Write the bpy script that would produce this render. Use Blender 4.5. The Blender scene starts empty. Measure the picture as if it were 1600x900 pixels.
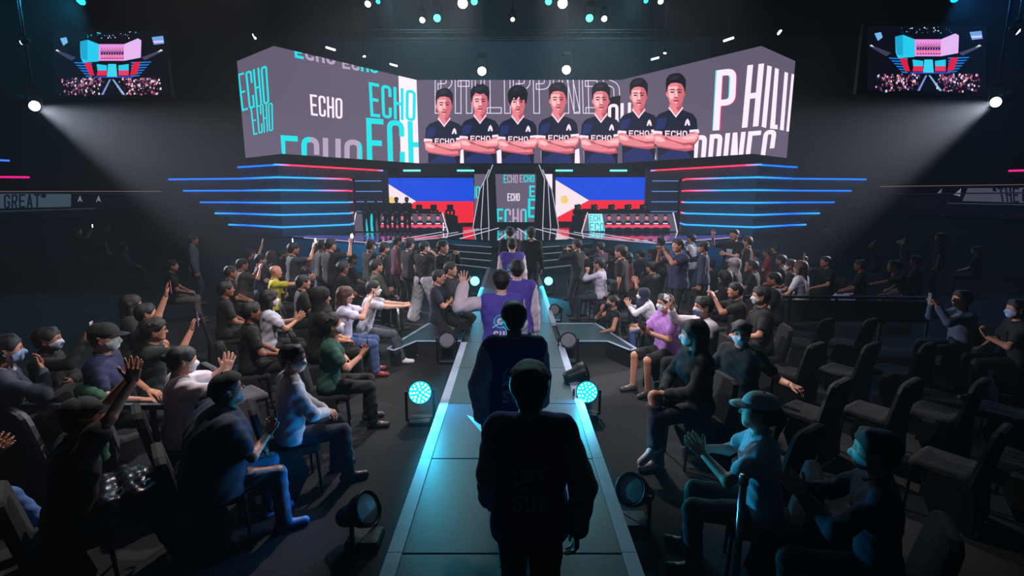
import bpy, math, random
import numpy as np
from mathutils import Vector, Matrix
from mathutils.bvhtree import BVHTree
from mathutils.geometry import tessellate_polygon

# ------------------------------------------------------------------ camera, world, lights, exposure
scene = bpy.context.scene
COL = scene.collection
R = math.radians
CAM_Z, PITCH, FPX = 2.9, R(10.07), 800.0      # camera height (m), tilt down, focal length for a 1600 px wide frame
cam_data = bpy.data.cameras.new('camera')
cam_data.sensor_width = 36.0
cam_data.lens = 36.0 * FPX / 1600.0
cam_data.clip_start = 0.05
cam_data.clip_end = 200
camera = bpy.data.objects.new('camera', cam_data)
COL.objects.link(camera)
camera.location = (0, 0, CAM_Z)
camera.rotation_euler = (R(90) - PITCH, 0, 0)
scene.camera = camera
scene.view_settings.view_transform = 'Standard'
scene.view_settings.look = 'None'
scene.view_settings.gamma = 1.0
scene.view_settings.exposure = 0.0
scene.view_settings.use_curve_mapping = False
scene.cycles.use_denoising = True
scene.cycles.max_bounces = 5
scene.cycles.diffuse_bounces = 2
scene.cycles.glossy_bounces = 3
scene.cycles.transmission_bounces = 2
scene.cycles.volume_bounces = 0
scene.cycles.transparent_max_bounces = 4
scene.cycles.caustics_reflective = False
scene.cycles.caustics_refractive = False
scene.cycles.sample_clamp_indirect = 3.0
world = bpy.data.worlds.new('hall_darkness')
world.use_nodes = True
world.node_tree.nodes['Background'].inputs[0].default_value = (0.003, 0.006, 0.012, 1)
world.node_tree.nodes['Background'].inputs[1].default_value = 0.0
wvol = world.node_tree.nodes.new('ShaderNodeVolumeScatter')      # thin even smoke haze all through the hall
wvol.inputs['Color'].default_value = (0.82, 0.93, 1, 1); wvol.inputs['Density'].default_value = 0.0036; wvol.inputs['Anisotropy'].default_value = 0.3
world.node_tree.links.new(wvol.outputs[0], world.node_tree.nodes['World Output'].inputs['Volume'])
scene.world = world

def ray(px, py):
    """direction of the sight line through a pixel of the 1600x900 frame"""
    x, y = (px - 800) / FPX, (450 - py) / FPX
    c, s = math.cos(PITCH), math.sin(PITCH)
    return Vector((x, c + y * s, -s + y * c))
def at(px, py, z=None, Y=None):
    d = ray(px, py)
    t = (z - CAM_Z) / d.z if z is not None else Y / d.y
    return Vector((d.x * t, d.y * t, CAM_Z + d.z * t))
def aim(o, target):
    o.rotation_euler = (Vector(target) - o.location).to_track_quat('-Z', 'Y').to_euler()
def spot(name, loc, target, power, color, angle, blend=0.3, radius=0.1, vis=True):
    l = bpy.data.lights.new(name, 'SPOT')
    l.energy = power; l.color = color; l.spot_size = R(angle); l.spot_blend = blend; l.shadow_soft_size = radius
    o = bpy.data.objects.new(name, l); COL.objects.link(o)
    o.location = loc; aim(o, target)
    return o
def area(name, loc, target, power, color, sx, sy):
    l = bpy.data.lights.new(name, 'AREA')
    l.energy = power; l.color = color; l.shape = 'RECTANGLE'; l.size = sx; l.size_y = sy
    o = bpy.data.objects.new(name, l); COL.objects.link(o)
    o.location = loc; aim(o, target)
    return o

# added overhead spots without fixtures that light the audience and the runway
spot('audience_spot', (-0.8, 4.0, 9.4), (-3.6, 8.2, 0.6), 2600, (1.0, 0.86, 0.84), 42, 0.4, 0.15)
spot('audience_spot', (0.8, 4.4, 9.4), (2.5, 9.4, 0.6), 2300, (1.0, 0.86, 0.84), 33, 0.4, 0.15)
spot('runway_spot', (0.0, -2.0, 8.2), (0.0, 10.6, 0.4), 2600, (0.9, 0.86, 1.0), 26, 0.12, 0.08)
spot('audience_spot', (-1.5, 8.0, 9.6), (-5.0, 14.0, 0.6), 1500, (0.92, 0.88, 1.0), 46, 0.6, 0.15)
spot('audience_spot', (1.5, 8.0, 9.6), (5.0, 14.0, 0.6), 1500, (0.92, 0.88, 1.0), 46, 0.6, 0.15)
spot('audience_spot', (-0.5, 13.0, 9.0), (-3.8, 6.2, 0.9), 3400, (1.0, 0.88, 0.90), 34, 0.5, 0.15)
spot('audience_spot', (0.5, 13.0, 9.0), (2.5, 7.3, 0.9), 3400, (1.0, 0.88, 0.90), 25, 0.5, 0.15)
spot('audience_spot', (-3.5, 9.0, 9.2), (-3.5, 3.6, 1.8), 2000, (1.0, 0.86, 0.82), 20, 0.3, 0.1)
spot('audience_spot', (-2.5, 9.5, 9.2), (2.5, 5.9, 1.2), 1300, (1.0, 0.88, 0.88), 17, 0.3, 0.1)
# house left and right follow spots throwing visible beams on to the stage
BEAM_L = at(55, 166, Y=16.0); BEAM_R = at(1555, 160, Y=16.0)
spot('follow_spot_beam', BEAM_L, (0.0, 9.9, 1.0), 10500, (0.90, 0.88, 1.0), 29, 0.5, 0.12)
spot('follow_spot_beam', BEAM_R, (0.0, 9.9, 1.0), 10500, (0.90, 0.88, 1.0), 29, 0.5, 0.12)
# cool wash over the stage and a blue wash high in the hall
spot('stage_wash', (-3, 14, 11), (-4.5, 26, 1), 260, (0.45, 0.75, 1.0), 36, 0.8, 0.2)
spot('stage_wash', (3, 14, 11), (4.5, 26, 1), 260, (0.45, 0.75, 1.0), 36, 0.8, 0.2)
for s_ in (-1, 1):  # added area lights without fixtures, giving the fascia its teal
    area('fascia_wash', (0.2 + s_ * 5.6, 17.8, 2.2), (0.2 + s_ * 5.9, 20.0, 0.5), 60, (0.05, 0.62, 0.85), 2.6, 0.15)
    area('fascia_wash', (0.2 + s_ * 8.2, 19.2, 2.2), (0.2 + s_ * 7.6, 21.4, 0.5), 40, (0.05, 0.35, 0.9), 3.0, 0.15)

# added blue-green spots brightening the haze and rear wall above the video wall
for s_ in (-1, 1):
    spot('upper_wash', (s_ * 5, 21.5, 10.4), (s_ * 1.5, 42, 12.5), 2600, (0.32, 0.74, 0.95), 80, 0.9, 0.3)
    spot('upper_wash', (s_ * 8, 14.5, 10.5), (s_ * 2.5, 30, 12.5), 1500, (0.25, 0.70, 0.95), 80, 0.9, 0.3)
# ------------------------------------------------------------------ materials
def srgb(c):
    return tuple((v / 12.92 if v <= 0.04045 else ((v + 0.055) / 1.055) ** 2.4) for v in (x / 255.0 for x in c))
MATS = {}
def mat(name, rgb, rough=0.7, metal=0.0, noise=0.12, nscale=14.0, bump=0.0, bscale=60.0, sheen=0.0, coat=0.0):
    """rgb 0..255 sRGB; colour broken up by a little procedural noise"""
    key = (name, rgb, rough, metal, noise, bump)
    if key in MATS: return MATS[key]
    m = bpy.data.materials.new(name); m.use_nodes = True
    nt = m.node_tree; b = nt.nodes['Principled BSDF']
    c = srgb(rgb)
    b.inputs['Roughness'].default_value = rough
    b.inputs['Metallic'].default_value = metal
    if coat: b.inputs['Coat Weight'].default_value = coat
    if sheen: b.inputs['Sheen Weight'].default_value = sheen
    if noise > 0:
        tc = nt.nodes.new('ShaderNodeTexCoord'); n = nt.nodes.new('ShaderNodeTexNoise')
        n.inputs['Scale'].default_value = nscale; n.inputs['Detail'].default_value = 2
        nt.links.new(tc.outputs['Object'], n.inputs['Vector'])
        r = nt.nodes.new('ShaderNodeMixRGB')
        r.inputs[1].default_value = (*[v * (1 - noise) for v in c], 1)
        r.inputs[2].default_value = (*[min(1, v * (1 + noise)) for v in c], 1)
        nt.links.new(n.outputs['Fac'], r.inputs[0]); nt.links.new(r.outputs[0], b.inputs['Base Color'])
    else:
        b.inputs['Base Color'].default_value = (*c, 1)
    if bump > 0:
        tc = nt.nodes.new('ShaderNodeTexCoord'); n = nt.nodes.new('ShaderNodeTexNoise')
        n.inputs['Scale'].default_value = bscale
        nt.links.new(tc.outputs['Object'], n.inputs['Vector'])
        bp = nt.nodes.new('ShaderNodeBump'); bp.inputs['Strength'].default_value = bump; bp.inputs['Distance'].default_value = 0.01
        nt.links.new(n.outputs['Fac'], bp.inputs['Height']); nt.links.new(bp.outputs[0], b.inputs['Normal'])
    MATS[key] = m
    return m
def glow(name, rgb, strength=1.0, sample=True):
    key = (name, rgb, strength)
    if key in MATS: return MATS[key]
    m = bpy.data.materials.new(name); m.use_nodes = True
    nt = m.node_tree; nt.nodes.clear()
    e = nt.nodes.new('ShaderNodeEmission'); o = nt.nodes.new('ShaderNodeOutputMaterial')
    e.inputs[0].default_value = (*srgb(rgb), 1); e.inputs[1].default_value = strength
    nt.links.new(e.outputs[0], o.inputs[0])
    if not sample: m.cycles.emission_sampling = 'NONE'
    MATS[key] = m
    return m
def picture_mat(name, strength, sample=True):
    """a video screen: the colour of each shape of the shown picture is stored on the mesh"""
    m = bpy.data.materials.new(name); m.use_nodes = True
    nt = m.node_tree; nt.nodes.clear()
    a = nt.nodes.new('ShaderNodeAttribute'); a.attribute_name = 'Col'
    e = nt.nodes.new('ShaderNodeEmission'); o = nt.nodes.new('ShaderNodeOutputMaterial')
    e.inputs[1].default_value = strength
    nt.links.new(a.outputs['Color'], e.inputs[0]); nt.links.new(e.outputs[0], o.inputs[0])
    if not sample: m.cycles.emission_sampling = 'NONE'
    return m
M_PIC = picture_mat('video_screen_picture', 1.12)
M_PIC_FLAG = picture_mat('flag_screen_picture', 1.08)
M_PIC_DIM = picture_mat('dim_screen_picture', 1.0, False)
M_BLACK = mat('black_metal', (20, 21, 24), 0.45, 0.6, 0.1)
M_BLACKPAINT = mat('matt_black_paint', (16, 17, 20), 0.65, 0.0, 0.1)
M_CHROME = mat('brushed_steel', (190, 192, 198), 0.25, 1.0, 0.05)
M_GLASSK = mat('lens_glass', (40, 44, 50), 0.12, 0.3, 0.0)

# ------------------------------------------------------------------ object helpers
def tag(o, label=None, cat=None, group=None, kind=None):
    if label: o['label'] = label
    if cat: o['category'] = cat
    if group: o['group'] = group
    if kind: o['kind'] = kind
    return o
def empty(name, loc=(0, 0, 0), rz=0.0):
    o = bpy.data.objects.new(name, None); COL.objects.link(o)
    o.location = loc; o.rotation_euler = (0, 0, rz); o.empty_display_size = 0.1
    return o
def mesh_np(name, V, F, smooth=True):
    """V (n,3) array, F (m,4) or (m,3) array"""
    me = bpy.data.meshes.new(name)
    V = np.asarray(V, np.float32); F = np.asarray(F, np.int32)
    k = F.shape[1]
    me.vertices.add(len(V)); me.vertices.foreach_set('co', V.ravel())
    me.loops.add(F.size); me.loops.foreach_set('vertex_index', F.ravel())
    me.polygons.add(len(F))
    me.polygons.foreach_set('loop_start', np.arange(0, F.size, k, dtype=np.int32))
    me.polygons.foreach_set('use_smooth', np.full(len(F), smooth, bool))
    me.update(calc_edges=True)
    return me
def link(name, me, material, parent=None, loc=None, rot=None):
    o = bpy.data.objects.new(name, me)
    if material is not None:
        if len(me.materials) == 0:
            for mm in (material if isinstance(material, (list, tuple)) else [material]): me.materials.append(mm)
        elif me.users > 1:
            for i, mm in enumerate(material if isinstance(material, (list, tuple)) else [material]):
                if i < len(o.material_slots) and me.materials[i] != mm:
                    o.material_slots[i].link = 'OBJECT'; o.material_slots[i].material = mm
    COL.objects.link(o)
    if parent is not None: o.parent = parent
    if loc is not None: o.location = loc
    if rot is not None: o.rotation_euler = rot
    return o
class MB:
    """collects boxes, bars, tubes and prisms into one mesh"""
    def __init__(s): s.v = []; s.f = []
    def add(s, vs, fs):
        n = len(s.v); s.v += [tuple(v) for v in vs]; s.f += [tuple(i + n for i in f) for f in fs]; return s
    def box(s, x0, x1, y0, y1, z0, z1, bevel=0.0, mtx=None):
        if bevel <= 0:
            vs = [(x, y, z) for z in (z0, z1) for y in (y0, y1) for x in (x0, x1)]
            fs = [(0, 2, 3, 1), (4, 5, 7, 6), (0, 1, 5, 4), (2, 6, 7, 3), (0, 4, 6, 2), (1, 3, 7, 5)]
        else:
            b = min(bevel, (x1 - x0) * .45, (y1 - y0) * .45, (z1 - z0) * .45)
            vs = []
            for (z, q) in ((z0, b), (z0 + b, 0), (z1 - b, 0), (z1, b)):
                ax0, ax1, ay0, ay1 = x0 + q, x1 - q, y0 + q, y1 - q
                vs += [(ax0 + b, ay0, z), (ax1 - b, ay0, z), (ax1, ay0 + b, z), (ax1, ay1 - b, z), (ax1 - b, ay1, z), (ax0 + b, ay1, z), (ax0, ay1 - b, z), (ax0, ay0 + b, z)]
            fs = [tuple(range(7, -1, -1)), tuple(range(24, 32))]
            for l in range(3):
                for i in range(8): fs.append((l * 8 + i, l * 8 + (i + 1) % 8, (l + 1) * 8 + (i + 1) % 8, (l + 1) * 8 + i))
        if mtx is not None: vs = [mtx @ Vector(v) for v in vs]
        return s.add(vs, fs)
    def prism(s, poly, z0, z1):
        n = len(poly)
        a = sum(poly[i][0] * poly[(i + 1) % n][1] - poly[(i + 1) % n][0] * poly[i][1] for i in range(n))
        if a < 0: poly = poly[::-1]
        vs = [(x, y, z0) for x, y in poly] + [(x, y, z1) for x, y in poly]
        fs = [tuple(range(n - 1, -1, -1)), tuple(range(n, 2 * n))] + [(i, (i + 1) % n, n + (i + 1) % n, n + i) for i in range(n)]
        return s.add(vs, fs)
    def tube(s, a, b, r0, r1=None, n=12, caps=True):
        a = Vector(a); b = Vector(b); r1 = r0 if r1 is None else r1
        d = (b - a).normalized(); u = d.orthogonal().normalized(); w = d.cross(u)
        vs = [a + (u * math.cos(2 * math.pi * i / n) + w * math.sin(2 * math.pi * i / n)) * r0 for i in range(n)]
        vs += [b + (u * math.cos(2 * math.pi * i / n) + w * math.sin(2 * math.pi * i / n)) * r1 for i in range(n)]
        fs = [(i, (i + 1) % n, n + (i + 1) % n, n + i) for i in range(n)]
        if caps: fs += [tuple(range(n - 1, -1, -1)), tuple(range(n, 2 * n))]
        return s.add(vs, fs)
    def bar(s, a, b, w, h=None):
        """square bar from a to b; w across, h up"""
        a = Vector(a); b = Vector(b); h = w if h is None else h
        d = (b - a).normalized(); up = Vector((0, 0, 1))
        if abs(d.z) > .95: up = Vector((0, 1, 0))
        u = d.cross(up).normalized() * w / 2; v = u.cross(d).normalized() * h / 2
        vs = [p + q for p in (a, b) for q in (-u - v, u - v, u + v, -u + v)]
        return s.add(vs, [(3, 2, 1, 0), (4, 5, 6, 7), (0, 1, 5, 4), (1, 2, 6, 5), (2, 3, 7, 6), (3, 0, 4, 7)])
    def lathe(s, prof, n=20, mtx=None):
        """prof: (radius, z) list, first and last may be 0 radius"""
        vs = []; fs = []
        for r, z in prof:
            for i in range(n):
                t = 2 * math.pi * i / n; vs.append(Vector((r * math.cos(t), r * math.sin(t), z)))
        for k in range(len(prof) - 1):
            for i in range(n): fs.append((k * n + i, k * n + (i + 1) % n, (k + 1) * n + (i + 1) % n, (k + 1) * n + i))
        if prof[0][0] > 1e-5: fs.append(tuple(range(n - 1, -1, -1)))
        if prof[-1][0] > 1e-5: fs.append(tuple(range((len(prof) - 1) * n, len(prof) * n)))
        if mtx is not None: vs = [mtx @ v for v in vs]
        return s.add(vs, fs)
    def mesh(s, name, smooth=False):
        me = bpy.data.meshes.new(name); me.from_pydata(s.v, [], s.f); me.update()
        if smooth: me.polygons.foreach_set('use_smooth', [True] * len(me.polygons))
        return me
    def build(s, name, material, parent=None, smooth=False, loc=None, rot=None):
        return link(name, s.mesh(name, smooth), material, parent, loc, rot)
def copy_tree(o, parent=None):
    c = o.copy(); COL.objects.link(c); c.parent = parent
    for ch in list(o.children): copy_tree(ch, c)
    return c
def structure(o, cat=None):
    o['kind'] = 'structure'; return o
# ------------------------------------------------------------------ the hall
M_FLOOR = mat('dark_carpet', (9, 9, 12), 0.9, 0, 0.3, 3.0, 0.3, 90)
M_WALL = mat('dark_drape_wall', (20, 26, 38), 0.9, 0, 0.2, 1.0)
M_CEIL = mat('black_ceiling', (18, 24, 34), 0.9, 0, 0.2, 1.0)
structure(MB().box(-26, 26, -7, 42, -0.2, 0).build('floor', M_FLOOR))
structure(MB().box(-26.3, -26, -7, 42, 0, 15).build('wall_left', M_WALL))
structure(MB().box(26, 26.3, -7, 42, 0, 15).build('wall_right', M_WALL))
structure(MB().box(-26.3, 26.3, 42, 42.3, 0, 15).build('wall_back', mat('rear_drape', (66, 84, 98), .9, 0, .25, .8)))  # drape colour brightened: part of the wash light is put into it
structure(MB().box(-26.3, 26.3, -7.3, -7, 0, 15).build('wall_front', M_WALL))
structure(MB().box(-26.3, 26.3, -7.3, 42.3, 15, 15.3).build('ceiling', M_CEIL))
# ------------------------------------------------------------------ runway with cross arms
RZ = 0.3; RW = 0.925
def make_runway():
    root = tag(empty('runway', (0, 0, 0)), 'long raised catwalk with pale edge stripes leading to the stage steps', 'runway')
    deck = mat('runway_deck', (18, 50, 66), 0.42, 0.0, 0.12, 2.5, 0.12, 25); deck.node_tree.nodes['Principled BSDF'].inputs['Specular IOR Level'].default_value = 0.32
    white = mat('runway_edge_white', (150, 160, 182), 0.5, 0, 0.12, 6)
    base = mat('runway_skirt', (18, 20, 24), 0.7)
    iw = RW - 0.11
    ys = [-0.8]
    y = 0.59
    while y < 18.7: ys.append(y); y += 1.4
    ys.append(18.9)
    for a, b in zip(ys[:-1], ys[1:]):
        MB().box(-iw, iw, a + .006, b - .006, RZ - .06, RZ, 0.004).build('deck_panel', deck, root)
    MB().box(-RW + .02, RW - .02, -0.8, 18.9, 0, RZ - .065).build('skirt', base, root)
    for s in (-1, 1):
        for a, b in ((-0.8, 9.0), (10.45, 18.9)):
            e = MB(); y = a
            while y < b - .1:
                e.box(min(s * iw, s * RW), max(s * iw, s * RW), y + .003, min(y + 1.4, b) - .003, RZ - .06, RZ + .004); y += 1.4
            e.build('edge_strip', white, root)
        arm = [(RW, 9.07), (1.75, 9.07), (2.04, 8.5), (2.16, 8.6), (1.74, 10.4), (RW, 10.4)]
        arm = [(s * x, y) for x, y in arm]
        MB().prism(arm, RZ - .06, RZ - .002).build('arm_panel', deck, root)
        MB().prism([(x * .985, y) for x, y in arm], 0, RZ - .065).build('arm_skirt', base, root)
        e = MB()
        for (p, q) in zip(arm[:-1], arm[1:]): e.bar((*p, RZ + .001), (*q, RZ + .001), .05, .012)
        e.build('arm_edge', white, root)
    # arrow head mark printed on the deck
    m = MB(); zz = RZ + .003
    A, B, Cc, D = at(729, 648, z=zz), at(768, 664, z=zz), at(772, 690, z=zz), at(766, 692, z=zz)
    m.add([A, B, at(768, 672, z=zz), D], [(3, 2, 1, 0)])
    m.build('arrow_mark', mat('deck_print_white', (190, 205, 220), .5), root)
    return root
make_runway()

# ------------------------------------------------------------------ stage
XS = 0.2; SZ = 1.2
def sx(x): return x + XS
stage_pts = [(-13.3, 24.6), (-12.7, 23.9), (-9.1, 21.95), (-5.25, 19.2), (-3.3, 21.75), (-1.1, 20.45), (1.1, 20.45), (3.3, 21.75), (5.25, 19.2), (9.1, 21.95), (12.7, 23.9), (13.3, 24.6), (13.3, 34), (-13.3, 34)]
def make_stage():
    root = tag(empty('stage', (XS, 0, 0)), 'glossy black stage with white light lines in its floor and a teal lit front', 'stage')
    gloss = mat('stage_gloss_black', (26, 26, 34), 0.09, 0.0, 0.0, coat=0.6)
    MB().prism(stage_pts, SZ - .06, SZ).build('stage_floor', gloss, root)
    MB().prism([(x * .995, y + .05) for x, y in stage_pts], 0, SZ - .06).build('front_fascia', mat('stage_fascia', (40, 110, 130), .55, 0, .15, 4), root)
    lipm = glow('lip_light_white', (190, 170, 220), .8)
    for p, q in zip(stage_pts[2:9], stage_pts[3:10]):
        if abs(p[0]) < 3.4 and abs(q[0]) < 3.4: continue
        MB().bar((p[0], p[1], SZ - .012), (q[0], q[1], SZ - .012), .045, .04).build('lip_light', lipm, root)
    wl = glow('floor_light_white', (215, 210, 235), 1.0)
    for s in (-1, 1):
        for (p, q, w) in (((0.12, 28.5), (.75, 20.6), .06), ((.95, 28.8), (2.35, 21.3), .08), ((1.5, 28.8), (3.2, 21.85), .07), ((2.0, 28.0), (4.35, 20.6), .06), ((3.4, 26.4), (5.2, 19.4), .05)):
            MB().bar((s * p[0], p[1], SZ + .004), (s * q[0], q[1], SZ + .004), w, .012).build('floor_light', wl, root)
        for (p, q) in (((6.9, 23.4), (5.3, 19.4)), ((5.3, 21.2), (9.9, 22.6)), ((5.3, 22.2), (11.4, 23.4)), ((5.5, 20.4), (8.2, 21.6))):
            MB().bar((s * p[0], p[1], SZ + .004), (s * q[0], q[1], SZ + .004), .045, .012).build('floor_light', glow('floor_light_blue', (110, 110, 220), .8), root)
    return root
make_stage()
def make_steps():
    root = tag(empty('stage_steps', (XS, 0, 0)), 'black pointed steps with pale nosing lines between runway and stage', 'steps')
    st = mat('step_black', (26, 28, 34), .45, 0.1)
    line = glow('step_nosing', (150, 150, 158), .55)  # pale nosing given a faint glow so the strips look lit
    zs = [.975, .75, .525, .3]; ya = [20.1, 19.75, 19.35, 18.92]; yb = [21.55, 21.2, 20.9, 20.6]; hw = [3.2, 3.2, 3.2, 3.2]
    for i in range(4):
        w = hw[i]
        lo = 0 if i == 3 else zs[i + 1] + .002
        poly_in = [(-w, yb[i]), (-1.0, ya[i]), (1.0, ya[i]), (w, yb[i])] + [(w, 21.66), (1.1, 20.42), (-1.1, 20.42), (-w, 21.66)]
        MB().prism(poly_in, lo, zs[i]).build('step', st, root)
        for s in (-1, 1):
            e = MB(); e.bar((s * (w - .05), yb[i] - .012, zs[i] - .01), (s * 1.0, ya[i] - .012, zs[i] - .01), .02, .035)
            e.build('nosing', line, root)
make_steps()

# ------------------------------------------------------------------ text strokes
def rounded(pts, r, closed=False, n=5):
    """polyline with rounded corners; r one radius"""
    out = []; N = len(pts)
    for i, p in enumerate(pts):
        p = Vector(p)
        if not closed and i in (0, N - 1): out.append(p); continue
        a = Vector(pts[i - 1]); b = Vector(pts[(i + 1) % N])
        da = (a - p); db = (b - p); rr = min(r, da.length * .5, db.length * .5)
        pa = p + da.normalized() * rr; pb = p + db.normalized() * rr
        for k in range(n + 1):
            t = k / n; out.append((pa * (1 - t) ** 2 + p * 2 * t * (1 - t) + pb * t * t))
    return out
def stroke(pts, t, closed=False):
    """convex quads of a stroke of width t along a 2D polyline"""
    pts = [Vector((p[0], p[1])) for p in pts]; N = len(pts); L = []; Rr = []
    for i in range(N):
        if closed: a, b = pts[i - 1], pts[(i + 1) % N]
        else: a, b = pts[max(0, i - 1)], pts[min(N - 1, i + 1)]
        d0 = (pts[i] - a) if (pts[i] - a).length > 1e-9 else (b - pts[i])
        d1 = (b - pts[i]) if (b - pts[i]).length > 1e-9 else d0
        d0.normalize(); d1.normalize()
        m = (d0 + d1); m = m.normalized() if m.length > 1e-6 else d0
        nrm = Vector((-m.y, m.x)); n0 = Vector((-d0.y, d0.x)); k = min(2.0, 1 / max(.3, nrm.dot(n0)))
        L.append(pts[i] + nrm * t / 2 * k); Rr.append(pts[i] - nrm * t / 2 * k)
    q = []
    for i in range(N if closed else N - 1):
        j = (i + 1) % N; q.append([L[i], L[j], Rr[j], Rr[i]])
    return q, L, Rr
def glyph_paths(ch, w, t):
    """centre lines of a condensed capital in a box w wide and 1 high"""
    h = t / 2; x0, x1, y0, y1 = h, w - h, h, 1 - h; r = (w - t) * .48; m = .5
    if ch == 'E': return [([(h, 0), (h, 1)], 0), ([(x0, y1), (w, y1)], 0), ([(x0, m), (w * .88, m)], 0), ([(x0, y0), (w, y0)], 0)]
    if ch == 'F': return [([(h, 0), (h, 1)], 0), ([(x0, y1), (w, y1)], 0), ([(x0, m), (w * .88, m)], 0)]
    if ch == 'C': return [(rounded([(x1, .66), (x1, y1), (x0, y1), (x0, y0), (x1, y0), (x1, .34)], r), 0)]
    if ch == 'G': return [(rounded([(x1, .70), (x1, y1), (x0, y1), (x0, y0), (x1, y0), (x1, .46)], r), 0), ([(x1 + h, .46), (w * .5, .46)], 0)]
    if ch == 'O': return [(rounded([(x0, y0), (x1, y0), (x1, y1), (x0, y1)], r, True), 1)]
    if ch == 'U': return [(rounded([(x0, 1), (x0, y0), (x1, y0), (x1, 1)], r), 0)]
    if ch == 'H': return [([(h, 0), (h, 1)], 0), ([(x1, 0), (x1, 1)], 0), ([(x0, m), (x1, m)], 0)]
    if ch == 'P': return [([(h, 0), (h, 1)], 0), (rounded([(x0, y1), (x1, y1), (x1, .45), (x0, .45)], r), 0)]
    if ch == 'R': return [([(h, 0), (h, 1)], 0), (rounded([(x0, y1), (x1, y1), (x1, .48), (x0, .48)], r), 0), ([(w * .5, .48), (x1, 0)], 0)]
    if ch == 'I': return [([(w / 2, 0), (w / 2, 1)], 0)]
    if ch == 'L': return [([(h, 0), (h, 1)], 0), ([(x0, y0), (w, y0)], 0)]
    if ch == 'N': return [([(h, 0), (h, 1)], 0), ([(x1, 0), (x1, 1)], 0), ([(x0, 1 - h * .4), (x1, h * .4)], 0)]
    if ch == 'S': return [(rounded([(x1, .70), (x1, y1), (x0, y1), (x0, .53), (x1, .47), (x1, y0), (x0, y0), (x0, .30)], r), 0)]
    if ch == 'T': return [([(w / 2, 0), (w / 2, 1)], 0), ([(0, y1), (w, y1)], 0)]
    if ch == 'A': return [([(h, 0), (w / 2, 1)], 0), ([(x1, 0), (w / 2, 1)], 0), ([(w * .25, .3), (w * .75, .3)], 0)]
    if ch == '"': return [([(w * .25, .72), (w * .3, 1)], 0), ([(w * .7, .72), (w * .75, 1)], 0)]
    return []
def text_quads(s, W, t, gap=.22, outline=0.0):
    # t, gap and outline are fractions of a letter's width
    """convex quads of a line of text filling W x 1"""
    wt = {'I': 0, ' ': .5, '"': .6}; nI = s.count('I')
    n = sum(wt.get(c, 1.0) for c in s); lw = W / (n + nI * t + gap * (len(s) - 1)); t = t * lw; gap = gap * lw; outline = outline * lw
    x = 0; out = []
    for c in s:
        w = t if c == 'I' else lw * (wt.get(c, 1.0))
        for path, closed in glyph_paths(c, w, t):
            q, L, Rr = stroke(path, t, bool(closed))
            if outline > 0:
                rings = [L, Rr] if closed else [L + Rr[::-1]]
                for rg in rings:
                    qq, _, _ = stroke(rg, outline, True)
                    out += [[Vector((p.x + x, p.y)) for p in z] for z in qq]
            else: out += [[Vector((p.x + x, p.y)) for p in z] for z in q]
        x += w + gap
    return out
def clip_poly(poly, clip):
    """Sutherland-Hodgman against a convex polygon given in any order"""
    n = len(clip); a = sum(clip[i][0] * clip[(i + 1) % n][1] - clip[(i + 1) % n][0] * clip[i][1] for i in range(n))
    sg = 1 if a > 0 else -1; out = [(p[0], p[1]) for p in poly]
    for i in range(n):
        A, B = clip[i], clip[(i + 1) % n]; inp = out; out = []
        if not inp: break
        def side(p): return sg * ((B[0] - A[0]) * (p[1] - A[1]) - (B[1] - A[1]) * (p[0] - A[0]))
        for j, p in enumerate(inp):
            q = inp[j - 1]; sp, sq = side(p), side(q)
            if (sp >= 0) != (sq >= 0):
                k = sq / (sq - sp); out.append((q[0] + (p[0] - q[0]) * k, q[1] + (p[1] - q[1]) * k))
            if sp >= 0: out.append(p)
    return out
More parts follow.
